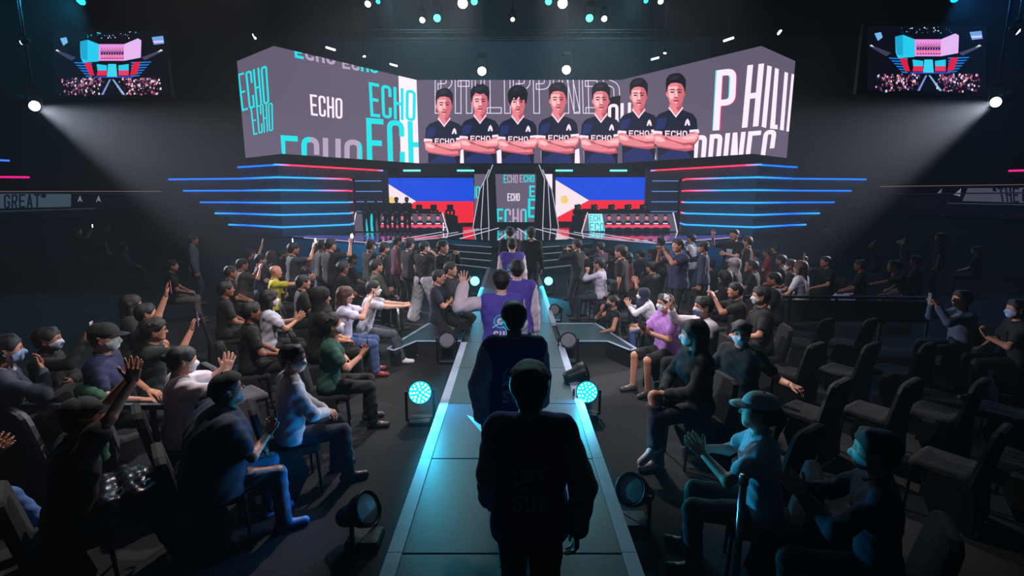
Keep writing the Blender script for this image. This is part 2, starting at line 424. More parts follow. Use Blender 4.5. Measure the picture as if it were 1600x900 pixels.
class Picture:
    """flat coloured shapes shown on a flat screen; the shapes are drawn in photo pixels and carried on to the plane of the screen"""
    def __init__(s, p0, nrm): s.p0 = Vector(p0); s.n = Vector(nrm).normalized(); s.v = []; s.f = []; s.c = []; s.layer = 0; s.clip = None
    def pt(s, x, y, lift):
        d = ray(x, y); o = Vector((0, 0, CAM_Z)); p0 = s.p0 + s.n * lift
        return o + d * ((p0 - o).dot(s.n) / d.dot(s.n))
    def poly(s, pts, rgb, lift=None, clip=None):
        lift = s.layer if lift is None else lift
        for cl in (s.clip, clip):
            if cl is not None:
                pts = clip_poly(pts, cl)
                if len(pts) < 3: return
        n = len(s.v); s.v += [s.pt(p[0], p[1], lift) for p in pts]; s.f.append(tuple(range(n, n + len(pts)))); s.c.append(rgb)
    def fan(s, pts, rgb, lift=None, clip=None):
        """any simple outline, cut into triangles"""
        for t in tessellate_polygon([[Vector((p[0], p[1], 0)) for p in pts]]): s.poly([pts[i] for i in t], rgb, lift, clip)
    def ellipse(s, cx, cy, rx, ry, rgb, lift=None, rot=0, n=16):
        c, q = math.cos(rot), math.sin(rot)
        s.poly([(cx + rx * math.cos(a) * c - ry * math.sin(a) * q, cy + rx * math.cos(a) * q + ry * math.sin(a) * c) for a in (2 * math.pi * i / n for i in range(n))], rgb, lift)
    def text(s, txt, quad, rgb, t=.3, gap=.2, lift=None, clip=None, outline=0.0, split=None):
        """quad: tl, tr, br, bl in pixels; split: list of (clip polygon, rgb)"""
        tl, tr, br, bl = [Vector(p) for p in quad]
        W = ((tr - tl).length + (br - bl).length) / ((tl - bl).length + (tr - br).length)
        for q in text_quads(txt, W, t, gap, outline):
            pp = []
            for p in q:
                u, v = p.x / W, p.y; a = bl.lerp(br, u); b = tl.lerp(tr, u); pp.append(tuple(a.lerp(b, v)))
            if split:
                for cl, col in split: s.poly(pp, col, lift, cl)
            else: s.poly(pp, rgb, lift, clip)
    def build(s, name, material, parent):
        me = bpy.data.meshes.new(name); 
        inv = parent.matrix_world.inverted() if parent else Matrix()
        me.from_pydata([tuple(v) for v in s.v], [], s.f); me.update()
        # faces look along the screen normal
        flip = [p for p in me.polygons if p.normal.dot(s.n) < 0]
        att = me.color_attributes.new('Col', 'FLOAT_COLOR', 'CORNER')
        buf = []
        for p, c in zip(me.polygons, s.c): buf += [*srgb(c), 1.0] * len(p.vertices)
        att.data.foreach_set('color', buf)
        return link(name, me, material, parent)
# ------------------------------------------------------------------ video screens
def proj(p):
    p = Vector(p) - Vector((0, 0, CAM_Z)); c, s = math.cos(PITCH), math.sin(PITCH)
    d = p.y * c - p.z * s; u = p.y * s + p.z * c
    return (800 + FPX * p.x / d, 450 - FPX * u / d)
GREY = (98, 88, 110); CY = (10, 225, 232); WH = (250, 235, 250); PAL = (180, 160, 190)
def panel(root, a, b, z0, z1, thick=.35):
    """one flat screen cabinet between plan points a and b; returns picture and its outline in the frame"""
    a = Vector((*a, 0)); b = Vector((*b, 0)); d = (b - a).normalized(); n = Vector((d.y, -d.x, 0))
    if n.y > 0: n = -n
    m = MB(); back = Vector((0, thick, 0))
    m.add([a + Vector((0, 0, z0)), b + Vector((0, 0, z0)), b + Vector((0, 0, z1)), a + Vector((0, 0, z1)), a + back + Vector((0, 0, z0)), b + back + Vector((0, 0, z0)), b + back + Vector((0, 0, z1)), a + back + Vector((0, 0, z1))],
          [(0, 1, 2, 3), (5, 4, 7, 6), (4, 0, 3, 7), (1, 5, 6, 2), (3, 2, 6, 7), (4, 5, 1, 0)])
    m.build('screen_cabinet', M_BLACKPAINT, root)
    pic = Picture(a, n)
    cs = [a + Vector((0, 0, z0)), b + Vector((0, 0, z0)), b + Vector((0, 0, z1)), a + Vector((0, 0, z1))]
    pic.clip = [proj(c) for c in cs]
    return pic
wall = tag(empty('video_wall'), 'huge folded video wall above the stage with seven jersey players and ECHO PHILIPPINES', 'video wall')
VZ0, VZ1 = 4.8, 9.3
CL, CRr = (-5.3, 30.0), (6.05, 30.0); KL, KR = (-10.25, 23.5), (10.72, 23.5); EL, ER = (-13.15, 26.0), (13.55, 26.0)
BIG = [(-500, -500), (2500, -500), (2500, 1500), (-500, 1500)]
def right_wing_words(p, l):
    p.text('H', [(1168, 102), (1194, 99), (1185, 197), (1159, 200)], WH, .34, .2, l)
    for q in ([(1199, 102), (1206, 104), (1197, 200), (1190, 198)], [(1211, 106), (1217, 108), (1211, 195), (1215, 195), (1215, 202), (1203, 201)], [(1226, 112), (1231.5, 114), (1224.5, 204), (1218.5, 203)], [(1237, 115), (1243, 117), (1234, 206), (1228.5, 205)]): p.fan(q, WH, l)
    p.text('PPINES', [(1085, 212), (1214, 202), (1200, 300), (1078, 312)], WH, .36, .2, l)
# left return
p = panel(wall, EL, KL, VZ0, VZ1); p.poly(BIG, GREY, .01)
p.text('ECHO', [(371, 116), (417, 102), (421, 161), (378, 174)], CY, .3, .2, .02)
p.text('ECHO', [(391, 167), (426, 160), (427, 204), (396, 211)], CY, .3, .2, .02)
p.build('screen_picture', M_PIC, wall)
# left wing
p = panel(wall, KL, CL, VZ0, VZ1); p.poly(BIG, GREY, .01)
p.poly([(621, 60), (670, 60), (670, 280), (627, 280)], (252, 238, 250), .015)
p.text('ECHO', [(484, 147), (535, 154), (535, 186), (486, 180)], WH, .3, .2, .02)
p.text('ECHO', [(576, 128), (650, 142), (649, 190), (579, 182)], CY, .3, .2, .02)
p.text('ECHO', [(572, 184), (696, 194), (698, 262), (574, 262)], CY, .3, .2, .02)
zl = [(430, 0), (478, 0), (482, 300), (430, 300)]
p.text('ECHO', [(437, 211), (566, 219), (566, 298), (439, 292)], PAL, .3, .2, .02, split=[([(400, 100), (484, 100), (484, 300), (400, 300)], CY), ([(484, 100), (561, 100), (561, 300), (484, 300)], PAL), ([(561, 100), (570, 100), (570, 300), (561, 300)], CY)])
p.text('ECHO', [(459, 70), (523, 82), (524, 102), (461, 90)], PAL, .3, .2, .02, split=[([(400, 0), (476, 0), (476, 200), (400, 200)], CY), ([(476, 0), (560, 0), (560, 200), (476, 200)], PAL)])
p.text('ECHO', [(534, 88), (590, 98), (591, 115), (535, 107)], PAL, .3, .2, .02, split=[([(500, 0), (560, 0), (560, 200), (500, 200)], PAL), ([(560, 0), (600, 0), (600, 200), (560, 200)], CY)])
p.build('screen_picture', M_PIC, wall)

def portrait(p, cx, chin, s, L, hair=0, look=0):
    """a player with folded arms drawn on the screen; cx, chin in pixels, s scale, L picture layer"""
    sk, hi, sh, dk = (234, 132, 142), (255, 192, 196), (184, 82, 98), (120, 44, 62)
    nav, nav2, blk, wht = (17, 20, 48), (30, 40, 98), (12, 12, 26), (250, 228, 240)
    def q(pts): return [(cx + x * s, chin + y * s) for x, y in pts]
    def P(pts, c, l): p.poly(q(pts), c, L + l)
    def E(x, y, rx, ry, c, l, rot=0): p.ellipse(cx + x * s, chin + y * s, rx * s, ry * s, c, L + l, rot)
    # jersey
    p.fan(q([(-9, 5), (-24, 11), (-29, 18), (-31, 38), (-26, 50), (-24, 110), (24, 110), (26, 50), (31, 38), (29, 18), (24, 11), (9, 5)]), nav, L)
    P([(-23, 70), (-6, 60), (16, 62), (23, 78), (22, 110), (-22, 110)], nav2, .004)
    P([(-26, 18), (-12, 16), (-16, 30), (-29, 34)], nav2, .004)
    P([(12, 60), (24, 52), (24, 72)], blk, .006)
    # neck and collar
    P([(-8.5, -8), (8, -8), (10, 4), (0, 15), (-10, 4)], sh, .006)
    P([(-8.5, -3), (0, 0), (4, 9), (0, 14), (-10, 4)], sk, .008)
    P([(-10.5, 2), (-9, 1), (0, 13), (0, 16)], wht, .010); P([(10.5, 2), (9, 1), (0, 13), (0, 16)], wht, .010)
    # head
    E(-11.6, -17, 2.2, 4, sk, .008); E(11.6, -17, 2.2, 4, sh, .008)
    P([(-11.5, -34), (11.5, -34), (11.8, -16), (9.5, -6), (4, .5), (-3, .8), (-8.5, -5), (-11.6, -14)], sk, .010)
    P([(2 + look, -30), (11, -32), (11.8, -16), (9.5, -6), (4, .5), (1 + look, -2)], (210, 106, 118), .012)
    P([(-10, -27), (-3, -28), (-3, -12), (-6, -8), (-10, -14)], hi, .012)
    P([(-7, -27), (3, -28), (2, -24), (-7, -23)], hi, .013)
    P([(-1 + look, -22), (1.4 + look, -22), (3 + look, -12.5), (-2 + look, -12.5)], hi, .014); P([(-2.2 + look, -13), (3 + look, -13), (2 + look, -11.6), (-1.4 + look, -11.6)], dk, .016)
    for e in (-1, 1):
        x = e * 5.3 + look
        P([(x - 3.2, -23.6), (x + 3.2, -24 + .4 * e), (x + 3, -22.6), (x - 3, -22.2)], (30, 14, 24), .016)
        E(x, -19.6, 2.5, 1.1, (60, 22, 34), .016)
    E(look + .3, -7.6, 3.7, 1.1, (140, 40, 58), .016); E(look + .3, -5.3, 2.6, .8, hi, .016)
    # hair
    tops = [[(-13, -18), (-14, -29), (-13.5, -38), (-9, -44), (-3, -46), (5, -46.5), (10, -43), (14, -37), (14, -28), (12.6, -17), (11, -26), (8, -31), (0, -33), (-7, -32), (-11, -28)],
            [(-13, -17), (-15, -28), (-15, -36), (-11, -43), (-7, -43.5), (-5, -47.5), (0, -45.5), (4, -48), (9, -44.5), (13, -42), (15.5, -34), (14.5, -27), (12.6, -17), (11, -27), (6, -32), (0, -30.5), (-7, -33), (-11, -27)],
            [(-12, -13), (-15, -22), (-16, -33), (-12, -41), (-5, -46), (4, -46), (12, -42), (16, -33), (14, -20), (12, -13), (10, -24), (5, -21), (2, -28), (-3, -22), (-6, -27), (-9, -21)]][hair]
    p.fan(q(tops), (20, 14, 24), L + .018)
    P([(-9, -40), (-2, -43), (5, -43), (3, -38), (-6, -36)], (44, 34, 52), .020)
    # mark and word on the chest, folded arms
    P([(12, 27), (14, 20), (16.5, 17), (19, 21), (20, 27), (17.4, 27), (16, 23), (14.4, 27)], wht, .008)
    a, b = q([(-15, 34), (16, 34)]); c, d = q([(16, 43), (-15, 43)])
    p.text('ECHO', [a, b, c, d], (250, 215, 232), .26, .2, L + .008)
    P([(-32, 38), (-20, 40), (-4, 47), (12, 52), (24, 56), (26, 61), (14, 63), (-8, 60), (-26, 57)], sh, .009)
    P([(-31.5, 38), (-20, 39), (-10, 46), (8, 52), (25, 55), (20, 59), (0, 59), (-24, 55), (-30, 52)], sk, .011)
    P([(-30, 42), (-22, 42), (-14, 48), (-20, 50), (-28, 48)], hi, .012)
    P([(32, 36), (19, 38), (12, 42), (-4, 41.5), (-14, 42), (-16, 46), (-4, 49), (12, 55), (27, 53), (32, 46)], sh, .013)
    P([(31.5, 36), (19, 38), (12, 42), (-5, 42), (-13, 43), (-6, 47), (10, 51), (26, 50), (31, 44)], (246, 152, 160), .015)
    P([(30, 40), (20, 41), (8, 44.5), (14, 47), (27, 46)], hi, .016)
    P([(-33, 39), (-31.5, 34), (-19, 35), (-19, 39), (-26, 38)], wht, .017); P([(33, 37), (31.5, 32), (19, 33), (19, 37), (26, 36)], wht, .017)
# centre screen
p = panel(wall, CL, CRr, VZ0, VZ1); p.poly(BIG, GREY, .01)
p.text('PHILIPPINES', [(680, 84), (966, 84), (969, 177), (680, 177)], (230, 215, 240), .34, .2, .02, outline=.05)
p.poly([(940, 158), (958, 151), (975, 148), (975, 185), (940, 185)], (16, 14, 20), .022)
p.text('OH', [(950, 163), (986, 160), (986, 212), (950, 212)], WH, .3, .2, .03)
for (a, b, c_) in ((718, 724, 255), (776, 785, 255), (845, 848, 255), (730, 733, 255), (912, 915, 255), (893, 905, 255)):
    p.poly([(a, 236), (b, 232), (b + 1, c_), (a + 1, c_)], WH, .022)
for i, (cx, chin, s, hr) in enumerate(((694, 183, .98, 0), (750, 178, 1.0, 1), (809, 179, 1.0, 2), (872, 176, 1.03, 0), (939, 176, 1.03, 0))):
    portrait(p, cx, chin, s, .04 + .03 * i, hr)
p.clip = [(640, 50), (968.5, 50), (970.5, 300), (640, 300)] if False else p.clip
portrait(p, 998, 169, 1.02, .20, 0)
p.build('screen_picture', M_PIC, wall)
# right wing
p = panel(wall, CRr, KR, VZ0, VZ1); p.poly(BIG, GREY, .01)
p.text('OH', [(950, 163), (986, 160), (986, 212), (950, 212)], WH, .3, .2, .02)
p.poly([(1011, 249), (1011, 205), (1021, 205), (1025, 249)], WH, .02)
portrait(p, 998, 169, 1.02, .03, 0); portrait(p, 1056, 166, 1.12, .06, 0)
p.text('P', [(1121, 110), (1152, 106), (1149, 202), (1116, 204)], (225, 60, 110), .3, .2, .028)
p.text('P', [(1118, 110), (1149, 106), (1146, 202), (1113, 204)], (90, 220, 235), .3, .2, .03)
p.text('P', [(1120, 110), (1151, 106), (1147, 202), (1114, 204)], WH, .3, .2, .035)
right_wing_words(p, .03)
p.build('screen_picture', M_PIC, wall)
# right return
p = panel(wall, KR, ER, VZ0, VZ1); p.poly(BIG, GREY, .01)
right_wing_words(p, .02)
p.build('screen_picture', M_PIC, wall)
# header beam under the centre screen with four teal light bars
for which, xa, xb, lamps in (('left', -6.4, -2.25, (630, 714)), ('right', 2.75, 7.0, (868, 953))):
    hb = tag(empty('header_beam', ((xa + xb) / 2, 30.0, 4.0)), 'dark header beam %s of the portal carrying two short teal light bars' % which, 'beam'); hw = (xb - xa) / 2
    MB().box(-hw, hw, -.3, .3, .15, .78, .03).build('beam', mat('dark_header', (26, 30, 40), .7), hb)
    for x in lamps:
        a = at(x, 266.5, Y=29.66); b = at(x + 27, 265.5, Y=29.66); o_ = hb.location
        MB().box(a.x - o_.x, b.x - o_.x, -.36, -.30, a.z - 4.0 - .05, a.z - 4.0 + .05, .01).build('light_bar', glow('teal_light_bar', (110, 245, 235), 1.6), hb)

# ------------------------------------------------------------------ flag screens and portal
def flag_screen(x0, x1, y0, y1, which):
    a = at(x0, y0, Y=32.0); b = at(x1, y1, Y=32.0)
    root = tag(empty('flag_screen', ((a.x + b.x) / 2, 32.0, SZ)), 'blue and red flag screen with white triangle behind the %s desk' % which, 'screen')
    MB().box((a.x - b.x) / 2 - .12, (b.x - a.x) / 2 + .12, .01, .3, 0, a.z - SZ + .12, .02).build('screen_cabinet', M_BLACKPAINT, root)
    p = Picture((0, 32.0, 0), (0, -1, 0)); ym = (y0 + y1) / 2 + 1.5
    p.poly([(x0, y0), (x1, y0), (x1, ym), (x0, ym)], (0, 72, 222), .012); p.poly([(x0, ym), (x1, ym), (x1, y1), (x0, y1)], (240, 28, 52), .012)
    p.poly([(x0, y0 + 4), (x0 + 52, ym), (x0, y1 - 5)], (248, 228, 238), .02)
    p.ellipse(x0 + 14, ym - 1, 5.6, 6.2, (248, 206, 120), .03)
    for k in range(8):
        t = k * math.pi / 4; c, s_ = math.cos(t), math.sin(t)
        p.poly([(x0 + 14 - s_ * 1.6, ym - 1 + c * 1.6), (x0 + 14 + c * 9, ym - 1 + s_ * 9.6), (x0 + 14 + s_ * 1.6, ym - 1 - c * 1.6)], (248, 206, 120), .03)
    o = p.build('screen_picture', M_PIC_FLAG, None)
    o.data.transform(Matrix.Translation(-root.location)); o.parent = root
flag_screen(598, 742, 278, 348, 'left'); flag_screen(868, 1010, 277, 346, 'right')
portal = tag(empty('stage_portal', (0.22, 30.5, SZ)), 'tall central entrance screen framed by black fins with white edge lines', 'portal')
MB().box(-1.45, 1.5, 0.02, .4, 0, 3.2, .02).build('screen_cabinet', M_BLACKPAINT, portal)
p = Picture((0, 30.5, 0), (0, -1, 0)); p.clip = [(768, 272), (837, 272), (837, 347), (768, 347)]
p.poly(BIG, GREY, .01)
p.text('ECHO', [(787, 273), (809, 273), (809, 286), (787, 286)], PAL, .3, .2, .02, split=[([(0, 0), (793, 0), (793, 900), (0, 900)], CY), ([(793, 0), (900, 0), (900, 900), (793, 900)], PAL)])
p.text('ECHO', [(812, 273), (835, 273), (835, 285), (812, 285)], PAL, .3, .2, .02, split=[([(0, 0), (818, 0), (818, 900), (0, 900)], PAL), ([(818, 0), (900, 0), (900, 900), (818, 900)], CY)])
p.text('ECHO', [(793, 302), (812, 302), (812, 314), (793, 314)], WH, .3, .2, .02)
p.text('E', [(827, 290), (836, 290), (836, 308), (827, 308)], CY, .3, .2, .02)
p.text('E', [(825, 310), (837, 310), (837, 340), (825, 340)], CY, .3, .2, .02)
p.text('ECHO', [(776, 326), (823, 326), (823, 356), (776, 356)], PAL, .3, .2, .02, split=[([(0, 0), (793, 0), (793, 900), (0, 900)], CY), ([(793, 0), (818, 0), (818, 900), (793, 900)], PAL), ([(818, 0), (900, 0), (900, 900), (818, 900)], CY)])
p.poly([(768, 293), (771, 300), (771, 323), (768, 322)], CY, .02)
o = p.build('screen_picture', M_PIC, None); o.data.transform(Matrix.Translation(-portal.location)); o.parent = portal
MB().box(-1.75, 1.8, -.25, .3, 3.2, 3.55, .05).build('lintel', M_BLACKPAINT, portal)
fin_m = mat('fin_black', (22, 22, 30), .35, .2); edge_m = glow('fin_edge_white', (205, 205, 225), .9)
for s in (-1, 1):
    for k, (xb, xt, top, y) in enumerate(((2.5, 1.95, 2.75, -.35), (2.02, 1.72, 3.25, -.6), (1.55, 1.5, 3.5, -.85))):
        x_out = [s * xb, s * (xb * .3 + xt * .7 + .05), s * xt]; zz = [0, top * .72, top]
        inn = s * (xt - .32)
        pts = [(s * xb, 0), (s * (xt + .12), top * .78), (s * (xt - .2), top), (inn, top - .25), (s * (xb - .5), 0)]
        m = MB(); n = len(pts); a_ = [(x, y, z) for x, z in pts]; b_ = [(x, y + .18, z) for x, z in pts]
        ff = [tuple(range(n)), tuple(range(2 * n - 1, n - 1, -1))] + [(i, n + i, n + (i + 1) % n, (i + 1) % n) for i in range(n)]
        m.add(a_ + b_, ff); m.build('fin', fin_m, portal)
        e = MB(); e.bar((pts[0][0], y - .02, 0), (pts[1][0], y - .02, pts[1][1]), .045, .045); e.bar((pts[1][0], y - .02, pts[1][1]), (pts[2][0], y - .02, pts[2][1]), .045, .045)
        e.build('edge_light', edge_m, portal)
# narrow screens either side of the portal
for (x0, x1, which) in ((741, 762, 'left'), (848, 863, 'right')):
    a = at(x0, 275, Y=31.6); b = at(x1, 345, Y=31.6)
    root = tag(empty('side_screen', ((a.x + b.x) / 2, 31.6, SZ)), 'narrow video screen partly hidden behind the %s fins of the portal' % which, 'screen')
    h = (b.x - a.x) / 2
    MB().box(-h - .05, h + .05, .01, .2, 0, a.z - SZ + .05, .01).build('screen_cabinet', M_BLACKPAINT, root)
    p = Picture((0, 31.6, 0), (0, -1, 0)); p.clip = [(x0, 272), (x1, 272), (x1, 352), (x0, 352)]
    if which == 'left':
        p.poly(BIG, GREY, .01); p.text('ECHO', [(720, 291), (750, 291), (750, 310), (720, 310)], CY, .3, .2, .02)
    else:
        p.poly(BIG, WH, .01); p.text('HO', [(846, 288), (862, 296), (862, 340), (846, 330)], CY, .3, .2, .02)
    o = p.build('screen_picture', M_PIC, None); o.data.transform(Matrix.Translation(-root.location)); o.parent = root
# back drape of the stage
structure(MB().box(-13.6, 14.0, 33.2, 33.4, 0, 4.75).build('trim_1', mat('stage_back_drape', (20, 22, 30), .8)))

# ------------------------------------------------------------------ louvred light facade each side
def strip_mat():
    m = bpy.data.materials.new('pixel_strip'); m.use_nodes = True; nt = m.node_tree; nt.nodes.clear()
    a = nt.nodes.new('ShaderNodeAttribute'); a.attribute_name = 'Col'; e = nt.nodes.new('ShaderNodeEmission'); o = nt.nodes.new('ShaderNodeOutputMaterial')
    e.inputs[1].default_value = 1.5; nt.links.new(a.outputs['Color'], e.inputs[0]); nt.links.new(e.outputs[0], o.inputs[0]); return m
M_STRIP = strip_mat()
def col_strip(root, pts, cols, w=.075):
    """light strip through the points with a colour at each"""
    m = MB(); cc = []
    for i in range(len(pts) - 1):
        a, b = Vector(pts[i]), Vector(pts[i + 1]); N = 8
        for k in range(N):
            m.bar(a.lerp(b, k / N), a.lerp(b, (k + 1) / N), .05, w)
            cc += [[tuple(Vector(srgb(cols[i])).lerp(Vector(srgb(cols[i + 1])), (k + .5) / N))] * 6][0]
    me = m.mesh('light_strip'); att = me.color_attributes.new('Col', 'FLOAT_COLOR', 'CORNER')
    buf = []
    for pz, c in zip(me.polygons, cc): buf += [*c, 1.0] * len(pz.vertices)
    att.data.foreach_set('color', buf)
    return link('light_strip', me, M_STRIP, root)
BL, LB, PK, RD, VI = (10, 110, 245), (40, 165, 255), (250, 50, 110), (255, 50, 80), (150, 90, 250)
def facade(s, which):
    cx = .25
    root = tag(empty('light_facade', (cx + s * 10, 23.5, 0)), 'stepped dark louvre wall with blue and pink light strips on the %s of the stage' % which, 'facade')
    def V(x, y, z): return (s * x - s * 10, y - 23.5, z)
    zs = [4.24, 3.72, 3.19, 2.66, 2.15, 1.63]
    outx = [12.75, 16.4, 15.7, 14.9, 14.2, 13.5]; outy = [23.95, 24.6, 24.5, 24.4, 24.3, 24.1]
    cols = [[BL, BL, LB, PK, RD, RD, (120, 150, 250)], [BL, BL, BL, LB, LB, RD, RD], [BL, BL, BL, LB, LB, PK, RD], [BL, BL, BL, LB, LB, LB, RD], [LB, BL, BL, LB, LB, LB, RD], [LB, BL, BL, LB, LB, LB, (100, 120, 250)]]
    for i, z in enumerate(zs):
        if i == 0: pts = [V(outx[0], outy[0], z), V(10.4, 22.35, z), V(10.15, 22.0, z), V(9.7, 22.5, z), V(8.6, 24.2, z), V(7.1, 26.6, z), V(6.9, 27.0, z)]
        else: pts = [V(outx[i], outy[i], z), V(12.6, 23.7, z), V(12.3, 23.5, z), V(10.1, 22.0, z), V(9.0, 23.0, z), V(7.85, 24.2, z), V(8.1, 25.6, z)]
        col_strip(root, pts, cols[i])
        if i: MB().bar(V(8.35, 27, z), V(7.0, 27, z), .04, .035).build('side_light', glow('thin_strip_blue', (110, 160, 240), .9), root)
    lou = mat('louvre_dark', (92, 90, 104), .6, .1)
    for i in range(6):
        z = zs[i] - .06; zb = (zs[i + 1] + .06) if i < 5 else SZ + .02
        ox = outx[i] if i else 12.7; oy = outy[i] if i else 23.95; ox2 = outx[i + 1] if 0 < i < 5 else (ox - .7 if i else 15.0)
        if i == 0: top = [(12.7, 23.95), (10.1, 22.05), (7.0, 26.8)]; bot = [(16.2, 24.7), (12.5, 23.6), (10.1, 22.05), (7.85, 24.3)]
        path = [(ox, oy + .1), (12.5, 23.7), (10.1, 22.1), (7.85, 24.3), (8.1, 25.7)] if i else [(12.7, 24.05), (10.1, 22.1), (7.0, 26.8)]
        bpath = [(ox2, 24.4), (12.5, 23.7), (10.1, 22.1), (7.85, 24.3), (8.1, 25.7)] if i else path
        m = MB(); n = len(path)
        vs = [V(x, y, z) for x, y in path] + [V(x, y, zb) for x, y in bpath] + [V(x, y + .25, z) for x, y in path] + [V(x, y + .25, zb) for x, y in bpath]
        fs = []
        for k in range(n - 1): fs += [(k, k + 1, n + k + 1, n + k), (2 * n + k + 1, 2 * n + k, 3 * n + k, 3 * n + k + 1), (k + 1, k, 2 * n + k, 2 * n + k + 1), (n + k, n + k + 1, 3 * n + k + 1, 3 * n + k)]
        fs += [(0, n, 3 * n, 2 * n), (n - 1, 3 * n - 1, 4 * n - 1, 2 * n - 1)]
        m.add(vs, fs); m.build('louvre', lou, root)
    MB().box(*sorted((V(8.4, 0, 0)[0], V(6.7, 0, 0)[0])), 3.55, 3.8, SZ + .01, 4.3).build('side_panel', lou, root)
facade(-1, 'left'); facade(1, 'right')

# ------------------------------------------------------------------ hanging relay screens, ribbon boards
def relay(x0, y0, x1, y1, Y, which, dx, seed):
    a = at(x0, y0, Y=Y); b = at(x1, y1, Y=Y)
    root = tag(empty('relay_screen', ((a.x + b.x) / 2, Y, b.z)), 'hanging screen relaying a small live view of the stage and crowd, high on the %s' % which, 'screen')
    w = (b.x - a.x) / 2; h = a.z - b.z
    MB().box(-w - .1, w + .1, .02, .25, -.1, h + .1, .03).build('screen_cabinet', M_BLACKPAINT, root)
    for s in (-.7, .7): MB().tube((s * w, .1, h + .1), (s * w, .1, 14.95 - b.z), .015, n=6).build('hanging_wire', M_BLACK, root)
    p = Picture((0, Y, 0), (0, -1, 0)); rnd = random.Random(seed)
    W_, H_ = x1 - x0, y1 - y0
    def q(u, v): return (x0 + u * W_, y0 + v * H_)
    def pl(pts, c, l=.02): p.poly([q(*t) for t in pts], c, l)
    pl([(0, 0), (1, 0), (1, 1), (0, 1)], (5, 8, 20), .005)
    cyn = (40, 210, 245); pk = (240, 150, 235)
    pl([(.235, .17), (.30, .14), (.40, .21), (.40, .48), (.26, .50), (.24, .42)], cyn); pl([(.235, .17), (.30, .14), (.30, .46), (.25, .44)], (30, 170, 220), .024)
    pl([(.40, .21), (.62, .21), (.62, .47), (.40, .47)], pk); pl([(.62, .21), (.74, .12), (.77, .15), (.765, .42), (.62, .47)], (235, 190, 250))
    for k in range(9):
        u = .415 + k * .0225; pl([(u, .30), (u + .012, .26), (u + .02, .34), (u + .018, .44), (u + .002, .44)], (70, 30, 110), .026); pl([(u + .004, .28), (u + .013, .28), (u + .012, .33), (u + .005, .33)], (250, 150, 180), .03)
        pl([(u + .001, .38), (u + .021, .37), (u + .02, .42), (u, .43)], (250, 130, 170), .03)
    for k in range(6):
        v = .49 + k * .042
        pl([(.18 + k * .02, v), (.34, v + .01), (.34, v + .03), (.19 + k * .02, v + .018)], (20, 130, 235)); pl([(.68, v), (.86 - k * .02, v - .01), (.85 - k * .02, v + .008), (.68, v + .02)], (20, 130, 235))
    pl([(.27, .50), (.33, .50), (.36, .70), (.32, .70)], (225, 30, 70), .026); pl([(.70, .50), (.765, .48), (.73, .68), (.67, .70)], (225, 30, 70), .026)
    pl([(.38, .52), (.47, .54), (.47, .64), (.39, .66)], cyn, .024); pl([(.48, .52), (.55, .52), (.56, .72), (.47, .72)], (60, 220, 250), .026); pl([(.57, .54), (.66, .52), (.66, .66), (.57, .66)], cyn, .024)
    pl([(.39, .62), (.47, .62), (.47, .70), (.38, .70)], (235, 40, 80), .028); pl([(.57, .62), (.66, .62), (.66, .70), (.57, .70)], (235, 60, 100), .028)
    pl([(.37, .71), (.68, .71), (.70, .735), (.35, .735)], (60, 70, 190))
    pl([(.02, .32), (.04, .30), (.20, .42), (.16, .47)], (60, 60, 90)); pl([(.94, .30), (.96, .32), (.80, .46), (.77, .42)], (70, 70, 100)); pl([(.02, .31), (.035, .29), (.06, .33)], WH, .03); pl([(.94, .29), (.96, .31), (.91, .335)], WH, .03)
    pl([(.06, .12), (.115, .10), (.13, .18), (.09, .235)], (120, 190, 245)); pl([(.86, .10), (.96, .08), (.97, .20), (.88, .22)], (110, 170, 235)); pl([(.87, .16), (.965, .15), (.96, .18), (.88, .19)], (240, 200, 250), .026)
    for k in range(26):
        u = .28 + rnd.random() * .44; v = .01 + rnd.random() * .1; r = .003 + rnd.random() * .008; pl([(u, v), (u + r, v), (u + r, v + r * 1.6), (u, v + r * 1.6)], rnd.choice([WH, cyn, (150, 170, 220)]))
    pl([(.49, .76), (.505, .76), (.44, 1.0), (.42, 1.0)], (130, 150, 220)); pl([(.515, .76), (.53, .76), (.63, 1.0), (.605, 1.0)], (130, 190, 230))
    for k in range(330):
        side = rnd.choice([-1, 1]); t = rnd.random(); u = .5 + side * (.05 + .12 * t + rnd.random() * (.30 - .02 * t)); v = .74 + (rnd.random() ** 1.3) * .26
        r = .004 + rnd.random() * .012; c = rnd.choice([(210, 110, 140), (250, 180, 200), (120, 50, 80), (90, 60, 120), (235, 225, 245), (40, 30, 60), (150, 70, 110)])
        pl([(u, v), (u + r, v - r), (u + r * 1.2, v + r * 1.8), (u + .002, v + r * 2)], c, .022 + k * .00002)
    o = p.build('screen_picture', M_PIC_DIM, None); o.data.transform(Matrix.Translation(-root.location)); o.parent = root
relay(83, 48, 262, 148, 20.0, 'left', 0, 3); relay(1355, 40, 1541, 142, 20.0, 'right', 0, 5)

